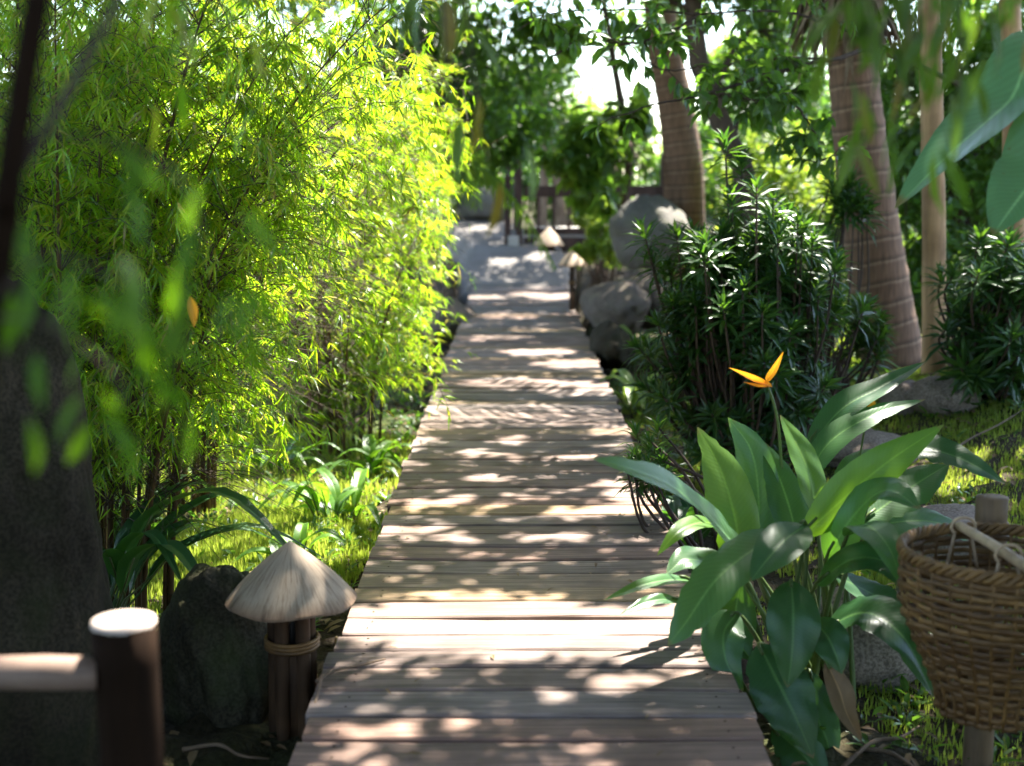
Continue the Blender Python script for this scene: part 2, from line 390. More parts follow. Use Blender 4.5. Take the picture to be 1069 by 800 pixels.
def palm_mat():
    m, n, l, b, out = mat('palm_bark')
    uv = n.new('ShaderNodeUVMap'); sp = n.new('ShaderNodeSeparateXYZ'); l.new(uv.outputs[0], sp.inputs[0])
    tc = n.new('ShaderNodeTexCoord')
    no = nd(n, 'ShaderNodeTexNoise', Scale=4.0); l.new(tc.outputs['Object'], no.inputs[0])
    ad = nd(n, 'ShaderNodeMath', operation='MULTIPLY_ADD'); ad.inputs[1].default_value = .3
    l.new(no.outputs[0], ad.inputs[0]); l.new(sp.outputs[1], ad.inputs[2])
    fr = nd(n, 'ShaderNodeMath', operation='FRACT'); l.new(ad.outputs[0], fr.inputs[0])
    r = ramp(n, [(0, (.1, .052, .028)), (.2, (.19, .105, .058)), (.78, (.155, .085, .047)), (.9, (.28, .175, .105)), (1, (.075, .042, .023))]); l.new(fr.outputs[0], r.inputs[0])
    mp = n.new('ShaderNodeMapping'); mp.inputs['Scale'].default_value = (45, 45, 5); l.new(tc.outputs['Object'], mp.inputs[0])
    f = nd(n, 'ShaderNodeTexNoise', Scale=1.0); f.inputs['Detail'].default_value = 5; l.new(mp.outputs[0], f.inputs[0])
    r2 = ramp(n, [(.3, (.6, .58, .55)), (.65, (1.1, 1.1, 1.1))]); l.new(f.outputs[0], r2.inputs[0])
    mx = nd(n, 'ShaderNodeMix', data_type='RGBA', blend_type='MULTIPLY'); mx.inputs[0].default_value = 1
    l.new(r.outputs[0], mx.inputs[6]); l.new(r2.outputs[0], mx.inputs[7]); l.new(mx.outputs[2], b.inputs['Base Color'])
    b.inputs['Roughness'].default_value = .85
    bp = nd(n, 'ShaderNodeBump', Strength=.6, Distance=.012); l.new(fr.outputs[0], bp.inputs['Height'])
    b2 = nd(n, 'ShaderNodeBump', Strength=.5, Distance=.006); l.new(f.outputs[0], b2.inputs['Height']); l.new(bp.outputs[0], b2.inputs['Normal'])
    l.new(b2.outputs[0], b.inputs['Normal'])
    return m
M['palm'] = palm_mat()

def rock_mat(name, c1, c2, moss=(.05, .07, .025), mossy=.5, scale=3.0):
    m, n, l, b, out = mat(name)
    tc = n.new('ShaderNodeTexCoord')
    a = nd(n, 'ShaderNodeTexNoise', Scale=scale); a.inputs['Detail'].default_value = 9; a.inputs['Roughness'].default_value = .65
    s = nd(n, 'ShaderNodeTexNoise', Scale=90.0); s.inputs['Detail'].default_value = 4
    v = nd(n, 'ShaderNodeTexVoronoi', Scale=55.0)
    for x in (a, s, v): l.new(tc.outputs['Object'], x.inputs[0])
    r = ramp(n, [(.3, c1), (.68, c2)]); l.new(a.outputs[0], r.inputs[0])
    r2 = ramp(n, [(.36, (.5, .5, .5)), (.62, (1.2, 1.2, 1.2))]); l.new(s.outputs[0], r2.inputs[0])
    mx = nd(n, 'ShaderNodeMix', data_type='RGBA', blend_type='MULTIPLY'); mx.inputs[0].default_value = .9
    l.new(r.outputs[0], mx.inputs[6]); l.new(r2.outputs[0], mx.inputs[7])
    k = nd(n, 'ShaderNodeTexNoise', Scale=5.5); k.inputs['Detail'].default_value = 7; l.new(tc.outputs['Object'], k.inputs[0])
    r3 = ramp(n, [(.45, (0, 0, 0)), (.7, (mossy,) * 3)]); l.new(k.outputs[0], r3.inputs[0])
    m2 = nd(n, 'ShaderNodeMix', data_type='RGBA'); l.new(r3.outputs[0], m2.inputs[0]); l.new(mx.outputs[2], m2.inputs[6]); m2.inputs[7].default_value = (*moss, 1)
    l.new(m2.outputs[2], b.inputs['Base Color']); b.inputs['Roughness'].default_value = .9; b.inputs['Specular IOR Level'].default_value = .12
    bp = nd(n, 'ShaderNodeBump', Strength=.7, Distance=.03); l.new(a.outputs[0], bp.inputs['Height'])
    b2 = nd(n, 'ShaderNodeBump', Strength=.5, Distance=.006); l.new(s.outputs[0], b2.inputs['Height']); l.new(bp.outputs[0], b2.inputs['Normal'])
    l.new(b2.outputs[0], b.inputs['Normal'])
    return m
M['rock_dark'] = rock_mat('dark_granite', (.016, .012, .007), (.042, .033, .02), (.017, .02, .006), .6)  # the granite's dark tone, lowered further in place of lower-left shade
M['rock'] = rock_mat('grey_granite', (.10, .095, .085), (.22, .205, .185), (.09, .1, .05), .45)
M['rock_mossy'] = rock_mat('mossy_granite', (.03, .026, .016), (.07, .06, .038), (.035, .045, .012), .7)
M['path_stone'] = rock_mat('path_stone', (.125, .112, .102), (.2, .182, .168), (.15, .14, .12), .2, 1.5)
M['bank_stone'] = rock_mat('bank_stone', (.16, .125, .1), (.32, .26, .22), (.1, .1, .05), .3)
M['rock_brown'] = rock_mat('brown_granite', (.09, .07, .058), (.19, .15, .125), (.1, .1, .05), .35)
M['pale'] = rock_mat('pale_stone', (.4, .37, .34), (.55, .52, .48), (.3, .28, .22), .3)

def ground_mat():
    m, n, l, b, out = mat('garden_soil')
    tc = n.new('ShaderNodeTexCoord')
    a = nd(n, 'ShaderNodeTexNoise', Scale=1.3); a.inputs['Detail'].default_value = 8
    s = nd(n, 'ShaderNodeTexNoise', Scale=45.0); s.inputs['Detail'].default_value = 6
    for x in (a, s): l.new(tc.outputs['Object'], x.inputs[0])
    r = ramp(n, [(.38, (.035, .025, .016)), (.54, (.045, .038, .018)), (.70, (.05, .07, .018))]); l.new(a.outputs[0], r.inputs[0])
    r2 = ramp(n, [(.3, (.5, .5, .5)), (.7, (1.3, 1.25, 1.2))]); l.new(s.outputs[0], r2.inputs[0])
    mx = nd(n, 'ShaderNodeMix', data_type='RGBA', blend_type='MULTIPLY'); mx.inputs[0].default_value = 1
    l.new(r.outputs[0], mx.inputs[6]); l.new(r2.outputs[0], mx.inputs[7]); l.new(mx.outputs[2], b.inputs['Base Color'])
    b.inputs['Roughness'].default_value = .95; b.inputs['Specular IOR Level'].default_value = .2
    bp = nd(n, 'ShaderNodeBump', Strength=.8, Distance=.03); l.new(s.outputs[0], bp.inputs['Height']); l.new(bp.outputs[0], b.inputs['Normal'])
    return m
M['ground'] = ground_mat()

def shade_mat():
    m, n, l, b, out = mat('lantern_shade_fibre')
    uv = n.new('ShaderNodeUVMap')
    mp = n.new('ShaderNodeMapping'); mp.inputs['Scale'].default_value = (46, 1.3, 1); l.new(uv.outputs[0], mp.inputs[0])
    a = nd(n, 'ShaderNodeTexNoise', Scale=1.0); a.inputs['Detail'].default_value = 8; a.inputs['Roughness'].default_value = .7; l.new(mp.outputs[0], a.inputs[0])
    r = ramp(n, [(.3, (.10, .062, .035)), (.42, (.24, .17, .105)), (.55, (.36, .275, .185)), (.64, (.21, .145, .088)), (.75, (.38, .30, .21))]); l.new(a.outputs[0], r.inputs[0])
    sp = n.new('ShaderNodeSeparateXYZ'); l.new(uv.outputs[0], sp.inputs[0])
    r2 = ramp(n, [(.0, (1, 1, 1)), (.8, (1, 1, 1)), (1.0, (.62, .48, .38))]); l.new(sp.outputs[1], r2.inputs[0])
    mx = nd(n, 'ShaderNodeMix', data_type='RGBA', blend_type='MULTIPLY'); mx.inputs[0].default_value = 1
    l.new(r.outputs[0], mx.inputs[6]); l.new(r2.outputs[0], mx.inputs[7]); l.new(mx.outputs[2], b.inputs['Base Color'])
    b.inputs['Roughness'].default_value = .7
    bp = nd(n, 'ShaderNodeBump', Strength=.35, Distance=.003); l.new(a.outputs[0], bp.inputs['Height']); l.new(bp.outputs[0], b.inputs['Normal'])
    return m
M['shade'] = shade_mat()

# ================================================================== SETTING
def make_ground():
    xs = np.concatenate([-np.geomspace(900, 6.2, 18), np.linspace(-6, 6, 121), np.geomspace(6.2, 900, 18)])
    ys = np.concatenate([[-900, -300, -100, -40, -15, -6, -3], np.linspace(-1, 26, 226), np.geomspace(26.6, 1200, 24)])
    X, Y = np.meshgrid(xs, ys, indexing='ij')
    Z = gz(X, Y) + .018 * rng.normal(size=X.shape) * (np.abs(X) < 6.1)
    mb = MB(); mb.grid(np.stack([X, Y, Z], -1)); return structure(mb.build('ground', M['ground']))
make_ground()

def walk_z(y): return 0.05 * sm(16.5, 19.5, y)
def make_walk():
    mb = MB(); y = 1.2; ends = []
    while y < WALK_END:
        w = rng.uniform(.135, .20); gap = rng.uniform(.010, .022)
        yc = y + w / 2
        l = WALK_L + SHEAR * yc + rng.normal() * .009; r = WALK_R + SHEAR * yc + rng.normal() * .010
        th = .036; z = float(walk_z(yc)) + rng.normal() * .0025
        rz = rng.normal() * .004; roll = rng.normal() * .012; warp = rng.normal() * .004
        # a plank with rounded long edges and a slight warp along its length
        prof = [(-w / 2, -th), (-w / 2, -.006), (-w / 2 + .006, 0), (0, .0015), (w / 2 - .006, 0), (w / 2, -.006), (w / 2, -th)]
        nx = 9; V = []
        for i in range(nx):
            t = i / (nx - 1); x = l + (r - l) * t
            wz = warp * math.sin(t * math.pi) + rng.normal() * .0006
            for (py_, pz_) in prof:
                yy = yc + py_ + rz * (x - .05) + (rng.normal() * .0008)
                V.append((x, yy, z + pz_ + roll * py_ + wz))
        k = len(prof); F = []
        for i in range(nx - 1):
            for j in range(k):
                q = (j + 1) % k
                F.append((i * k + j, i * k + q, (i + 1) * k + q, (i + 1) * k + j))
        F += [tuple(range(k)), tuple((nx - 1) * k + j for j in range(k - 1, -1, -1))]
        mb.add(V, F)
        y += w + gap
        if yc < 9: ends.append((yc, l, r, z))
    o = structure(mb.build('boardwalk', M['plank'], smooth=False))
    nl = MB()
    for (yc, l, r, z) in ends:
        for x in (WALK_L + .1 + SHEAR * yc, WALK_R - .1 + SHEAR * yc):
            for dy in (-.035, .035):
                a = np.linspace(0, 2 * math.pi, 9)[:-1]; c = np.array([x + rng.normal() * .006, yc + dy + rng.normal() * .004, z + .004])
                nl.add(c + np.stack([np.cos(a) * .0045, np.sin(a) * .0045, np.zeros(8)], 1), [tuple(range(8))])
    nl.build('nail_heads', M['log'], o, smooth=False)
    for x in (WALK_L + .1, WALK_R - .1, .05):
        b = MB()
        V = []
        for yy in np.linspace(1.2, WALK_END, 30):
            zz = float(walk_z(yy)) - .042; xx = x + SHEAR * yy
            V.append([(xx - .04, yy, zz), (xx + .04, yy, zz), (xx + .04, yy, zz - .14), (xx - .04, yy, zz - .14)])
        b.grid(np.array(V), closed=True); b.build('joist', M['log'], o, smooth=False)
make_walk()

def rock(name, c, size, seed, m, label=None, cat='boulder', parent=None, amp=.22, sub=4, flat=0.0, yaw=0.0, group=None, cuts=5, kind=None, cr=(.7, .92)):
    import bmesh
    bm = bmesh.new(); bmesh.ops.create_icosphere(bm, subdivisions=sub, radius=1.0)
    r2 = np.random.default_rng(seed)
    planes = [(Vector(norm(r2.normal(size=3))), r2.uniform(*cr)) for _ in range(cuts)]
    off = Vector(r2.uniform(-20, 20, 3))
    ca, sa = math.cos(yaw), math.sin(yaw)
    for v in bm.verts:
        p = v.co.normalized()
        for (nn, dd) in planes:
            h = p.dot(nn)
            if h > dd: p = p - nn * (h - dd) * .85
        k = 1 + amp * noise.fractal(p * 1.3 + off, 1.0, 2.0, 3) + .05 * noise.fractal(p * 6 + off, .9, 2.0, 3)
        p = p * k
        if flat and p.z > flat: p.z = flat + (p.z - flat) * .25
        x, y, z = p.x * size[0], p.y * size[1], p.z * size[2]
        v.co = (x * ca - y * sa, x * sa + y * ca, z)
    me = bpy.data.meshes.new(name); bm.to_mesh(me); bm.free()
    for q in me.polygons: q.use_smooth = True
    me.materials.append(m)
    o = bpy.data.objects.new(name, me); COL.objects.link(o); o.location = tuple(float(a) for a in c)
    if kind: o['kind'] = kind
    elif label: tag(o, label, cat, group)
    return o

# the worn rock slab that the boards lead onto, and its steps up to the left
def make_stone_path():
    nx, ny = 30, 60; V = np.zeros((ny, nx, 3))
    for j in range(ny):
        t = j / (ny - 1); y = 18.9 + t * 9.0
        cx = .06 - 1.0 * sm(.22, .62, t) * 1.0 - 0.5 * sm(.6, 1, t); hw = .95 - .4 * sm(.2, .6, t)
        z0 = float(np.interp(y, [18.9, 19.4, 20.0, 20.6, 21.3, 23, 25, 28], [-.02, .10, .30, .43, .48, .76, 1.02, 1.15]))
        for i in range(nx):
            s = i / (nx - 1) * 2 - 1; x = cx + s * hw
            n_ = noise.fractal(Vector((x * .9, y * .9, 3.3)), .9, 2, 4)
            V[j, i] = (x + .06 * n_, y, z0 + .03 * n_ + .03 - .4 * max(0, abs(s) - .72) / .28 * .9 - (0.5 if j == 0 else 0))
    mb = MB(); mb.grid(V); return structure(mb.build('stone_path', M['path_stone']))
make_stone_path()

# ================================================================== PLANTS
def clump_leaves(mb, T, cs, n_each, L, W, droop=.35, shell=.55, cull=None, squash=.8, gaps=False):
    for (c, r, dens) in cs:
        n = int(n_each * dens)
        # twiggy sub-clumps give light and dark tufts and ragged gaps
        k = max(4, int(n / 28))
        sub = norm(rng.normal(size=(k, 3))) * (r * rng.uniform(shell * .6, 1, (k, 1))) * np.array([1, 1, squash])
        idx = rng.integers(0, k, n)
        p = sub[idx] + rng.normal(size=(n, 3)) * (r * .17)
        d = norm(norm(sub[idx]) * .6 + rnd_dir(n) * .9 + np.array([0, 0, -droop]))
        nr = norm(np.array([0, 0, 1.0]) + rnd_dir(n) * .75)
        q = p + c
        keep = ~lit(q) if gaps else np.ones(n, bool)
        if cull is not None: keep &= cull(q)
        q, d, nr = q[keep], d[keep], nr[keep]
        s = rng.uniform(.65, 1.2, len(q))
        leaves(mb, T, q, d, nr, L * s, W * s)

def tree(name, label, trunk, r0, r1, clumps, leafm, n_each, L, W, T=T_BROAD, barkm=None, cat='tree', group=None, cull=None, limb=.03, forks=None, trunk_name='trunk', droop=.35):
    tr = np.array(trunk, float); base = tr[0]
    t = thing(name, label, cat, base, group)
    pts = spline(tr, 26); mb = MB()
    rad = np.linspace(r0, r1, 26); rad[0] *= 1.35; rad[1] *= 1.15
    mb.tube(pts + rng.normal(size=pts.shape) * r1 * .08, rad, 12, wob=.04); mb.build(trunk_name, barkm or M['bark'], t)
    for (c, r, dn) in clumps:
        lm = MB()
        i = int(np.argmin(np.linalg.norm(pts - (np.array(c) - [0, 0, .5]), axis=1) + (np.arange(26) < 8) * 1.0))
        a = pts[i]; d = np.linalg.norm(c - a)
        mid = (a + c) / 2 + rng.normal(size=3) * d * .1 + np.array([0, 0, d * .08])
        sp = spline([a, mid, c], 10)
        lm.tube(sp, np.linspace(max(limb, .01) * (1 + .12 * d), limb * .25, 10), 6)
        for q in range(5):
            e = c + rnd_dir(1)[0] * r * .8
            lm.tube(spline([sp[6], (sp[7] + e) / 2 + rng.normal(size=3) * .05, e], 5), np.linspace(limb * .4, limb * .1, 5), 4)
        lm.build('limb', barkm or M['bark'], t)
    cm = MB(); clump_leaves(cm, T, clumps, n_each, L, W, cull=cull, droop=droop, gaps=True); cm.build('crown', leafm, t, smooth=False)
    return t

# ---- bamboo
def bamboo(label, base, n, height, lean, seed, leafL=.084, ymax=None, nodes=16, twigs=3, per=26, zmin=.42, xmax=-.32, spread=.28, leaf_m=None, culms_as_parts=True, yspan=(3.9, 30)):
    global rng
    keep_rng = rng; rng = np.random.default_rng(seed)
    b = np.array([base[0], base[1], float(gz(base[0], base[1]))])
    t = thing('bamboo_clump', label, 'bamboo', b, 'bamboo clumps along the left of the boardwalk')
    lp, ld, ln = [], [], []
    tw = MB()
    for i in range(n):
        a = rng.uniform(0, 2 * math.pi); rr = spread * math.sqrt(rng.random())
        p0 = b + np.array([math.cos(a) * rr, math.sin(a) * rr, -.05])
        out = np.array([math.cos(a), math.sin(a), 0]) * rng.uniform(.1, .55) + np.array([lean[0], lean[1], 0]) * rng.uniform(.3, 1.2)
        h = height * rng.uniform(.7, 1.1)
        pts = [p0 + out * (s ** 2.0) * h * .55 + np.array([0, 0, h * (s - .28 * s ** 3 * np.linalg.norm(out))]) for s in np.linspace(0, 1, 9)]
        sp = spline(pts, 24); r0 = rng.uniform(.010, .019)
        c = MB(); c.tube(sp, .0018 + (r0 - .0018) * (1 - np.linspace(0, 1, 24)) ** 1.3, 7)
        for q in range(2, 20, 3):
            c.tube([sp[q] - (sp[q] - sp[q - 1]) * .03, sp[q] + (sp[q + 1] - sp[q]) * .03], np.full(2, .0022 + (r0 * 1.2 - .0018) * (1 - q / 23) ** 1.3), 7)
        c.build('culm', M['culm'], t)
        for s in np.linspace(.2, 1.0, nodes):
            o = sp[int(s * 23)]
            for q in range(twigs):
                aa = rng.uniform(0, 2 * math.pi); L = rng.uniform(.3, .75)
                dd = np.array([math.cos(aa), math.sin(aa), rng.uniform(-.1, .7)]) + out * .5
                e = o + dd * L; mid = (o + e) / 2 + np.array([0, 0, .08]); e = e + np.array([0, 0, -.22 * L])
                bp = spline([o, mid, e], 9)
                if bp[:, 2].min() < zmin - .25 or e[0] > xmax + .15: continue
                tw.tube(bp, np.linspace(.0024, .0008, 9), 3, cap=False)
                td = norm(e - o); nf = max(2, per // 5)
                for g in range(nf):
                    f = rng.uniform(.2, 1); x0 = bp[min(8, int(f * 8.99))] + rng.normal(size=3) * .035
                    ax = norm(td * .6 + rnd_dir(1)[0] * .55 + np.array([0, 0, -.45])); m_ = rng.integers(6, 11)
                    sd_ = norm(np.cross(ax, [0.1, 0.2, 1.0])); an = np.linspace(-1.0, 1.0, m_) * rng.uniform(.8, 1.25) + rng.normal(size=m_) * .12
                    d = ax * np.cos(an)[:, None] + sd_ * np.sin(an)[:, None] + np.array([0, 0, -.28]) + rng.normal(size=(m_, 3)) * .13
                    lp.append(x0 - ax * rng.uniform(0, .07, m_)[:, None]); ld.append(norm(d)); ln.append(norm(np.cross(sd_, ax) * (1 if np.cross(sd_, ax)[2] > 0 else -1) + rnd_dir(m_) * .35))
    tw.build('twigs', M['twig'], t)
    p = np.concatenate(lp); d = np.concatenate(ld); nr = np.concatenate(ln)
    edge = xmax + .12 * np.sin(p[:, 1] * 4.0 + seed) + .10 * np.sin(p[:, 2] * 5.0) + .05 * rng.normal(size=len(p))
    zl = zmin - (zmin + .05) * sm(-1.15, -.75, p[:, 0]) * sm(6.6, 7.6, p[:, 1]) + .25 * np.sin(p[:, 1] * 2.2 + p[:, 0] * 3.1) ** 2 + .10 * rng.normal(size=len(p))
    k = (p[:, 0] < edge) & (p[:, 2] > zl) & (p[:, 1] > yspan[0])
    # ways of the sun down to the lawn stay open
    kk = p[:, 2] / SUN[2]; u = p[:, 0] - SUN[0] * (p[:, 2] + .35) / SUN[2]; v = p[:, 1] - SUN[1] * (p[:, 2] + .35) / SUN[2]
    lawn = ((u + 1.75) / .8) ** 2 + ((v - 7.6) / 1.3) ** 2 < 1
    k &= ~(lawn & (rng.random(len(p)) < .93))
    p, d, nr = p[k], d[k], nr[k]
    s = rng.uniform(.55, 1.25, len(p))
    mb = MB(); leaves(mb, T_BAMBOO, p, d, nr, leafL * s, .0118 * s * leafL / .105)
    mb.build('foliage', leaf_m or M['bamboo_leaf'], t, smooth=False)
    rng = keep_rng
    return t
bamboo('large bamboo clump with dark culms rising behind the log fence post', (-1.62, 5.5), 24, 3.1, (.35, .1), 1, nodes=18, per=26, zmin=.36)
bamboo('bamboo clump at the far left edge, half behind the dark slanting trunk', (-2.35, 6.6), 14, 3.1, (.2, .0), 2, nodes=18, per=26, zmin=-.15)
bamboo('sunlit yellow-green bamboo clump arching towards the boardwalk above the lantern', (-1.95, 7.7), 26, 3.4, (.5, -.05), 3, nodes=18, per=28, zmin=.42, xmax=-.30)
bamboo('farther bamboo clump touching the middle of the boardwalk with yellow tips', (-1.4, 10.4), 18, 3.2, (.38, .0), 4, nodes=18, per=26, zmin=-.05, xmax=-.36)
bamboo('farthest bamboo clump whose sprays hang beside the rock slab', (-1.9, 13.4), 14, 3.4, (.3, .0), 5, nodes=15, per=20, zmin=.1, xmax=-.62)
bamboo('short leafy bamboo tuft between the lantern lawn and the middle of the boardwalk', (-1.12, 9.2), 16, 1.7, (.25, -.1), 7, nodes=14, per=26, zmin=-.15, xmax=-.42)
bamboo('tall bamboo clump behind the others at the upper left', (-3.1, 9.2), 20, 3.9, (.25, -.1), 6, nodes=16, per=20, zmin=.5)

# ---- rosette shrubs with whorls of narrow leaves
def rosette_shrub(label, base, cen, ext, n, per, leafL, seed, leafm='gloss_leaf', group=None, low=-.75):
    global rng
    kr = rng; rng = np.random.default_rng(seed)
    b = np.array([base[0], base[1], float(gz(base[0], base[1]))])
    t = thing('rosette_shrub', label, 'shrub', b, group)
    st = MB(); lp, ld, ln, ll = [], [], [], []
    for i in range(n):
        d = rnd_dir(1)[0]
        while d[2] < low: d = rnd_dir(1)[0]
        rr = rng.uniform(.35, 1.0) * (1 + .22 * math.sin(d[0] * 5 + d[2] * 7 + seed))
        tip = np.array(cen) + d * np.array(ext) * rr
        mid = (b + tip) / 2 + np.array([d[0] * .15, d[1] * .15, rng.uniform(-.05, .2)])
        sp = spline([b + rng.normal(size=3) * np.array([.08, .08, 0]), mid, tip], 10)
        st.tube(sp, np.linspace(.011, .005, 10), 6)
        ax = norm(norm(sp[-1] - sp[-3]) * .6 + d * .5 + np.array([0, 0, .45]))
        m = int(per * rng.uniform(.8, 1.2))
        th = np.arange(m) * 2.4; q = np.linspace(0, 1, m)
        u = norm(np.cross(ax, [.3, .5, .7])); w = np.cross(ax, u)
        el = R(20) + R(85) * (1 - q) ** 1.1
        rad = np.cos(th)[:, None] * u + np.sin(th)[:, None] * w
        dd = rad * np.sin(el)[:, None] + ax * np.cos(el)[:, None] + rng.normal(size=(m, 3)) * .12
        nn = ax * np.sin(el)[:, None] - rad * np.cos(el)[:, None]
        lp.append(tip - ax * (.10 * (1 - q))[:, None]); ld.append(dd); ln.append(nn)
        ll.append(leafL * (1 - .45 * q ** 2) * rng.uniform(.8, 1.15, m))
    st.build('stems', M['twig'], t)
    L = np.concatenate(ll); mb = MB()
    leaves(mb, T_STRAP, np.concatenate(lp), np.concatenate(ld), np.concatenate(ln), L, L * .155)
    mb.build('foliage', M[leafm], t, smooth=False)
    rng = kr
    return t
rosette_shrub('large glossy dark green shrub of narrow whorled leaves right of the boardwalk', (1.35, 7.7), P(780, 330, 7.6), (.58, .5, .84), 300, 28, .17, 21, low=-1.0)
rosette_shrub('dark whorled-leaf shrub at the right edge behind the basket and pole', (2.95, 8.6), P(1050, 330, 8.4), (.40, .4, .66), 80, 26, .2, 22, low=-.95)
rosette_shrub('low whorled-leaf seedling between big shrub and palm trunk', (2.05, 9.0), P(905, 345, 9.0), (.17, .17, .35), 16, 24, .17, 23)
rosette_shrub('small whorled-leaf plant growing at the boardwalk edge left of the big leaves', (.92, 6.0), P(675, 480, 6.1), (.12, .2, .16), 14, 24, .12, 24)
rosette_shrub('leggy whorled-leaf stem in front of the ringed palm trunk', (2.2, 9.4), P(890, 200, 9.4), (.2, .15, .22), 12, 26, .2, 25)

# ---- broad paddle leaves
def paddle(mid, hw, nrm, fold=.25, n=18, curl=0.0, wave=.0, ragged=0.0, pw=.75):
    sp = spline(mid, n); t = norm(np.gradient(sp, axis=0)); nrm = np.broadcast_to(np.asarray(nrm, float), (n, 3))
    side = norm(np.cross(t, nrm)); nn = np.cross(side, t)
    q = np.linspace(0, 1, n)
    prof = np.clip(np.sin(np.pi * np.clip(q, 0, 1) ** pw), 0, 1) ** .86; prof[0] = .05; prof[-1] = 0.01
    nv = 11; s = np.linspace(-1, 1, nv)
    V = np.zeros((n, nv, 3)); uv = np.zeros((n, nv, 2))
    length = np.linalg.norm(np.diff(sp, axis=0), axis=1).sum()
    for i in range(n):
        w = hw * prof[i]
        for j in range(nv):
            rg = 1 - (ragged * (rng.random() ** 3) if j in (0, nv - 1) else 0)
            a = s[j] * rg
            lift = fold * abs(a) * w - curl * a * a * w + wave * w * math.sin(q[i] * 17 + j) * abs(a)
            V[i, j] = sp[i] + side[i] * (a * w) + nn[i] * lift
            uv[i, j] = (q[i], a)
    return V, uv
UPCAM = np.array([0, -.55, .85]); CAMN = np.array([0, -1, .25]); UP = np.array([0, -.15, 1.0])

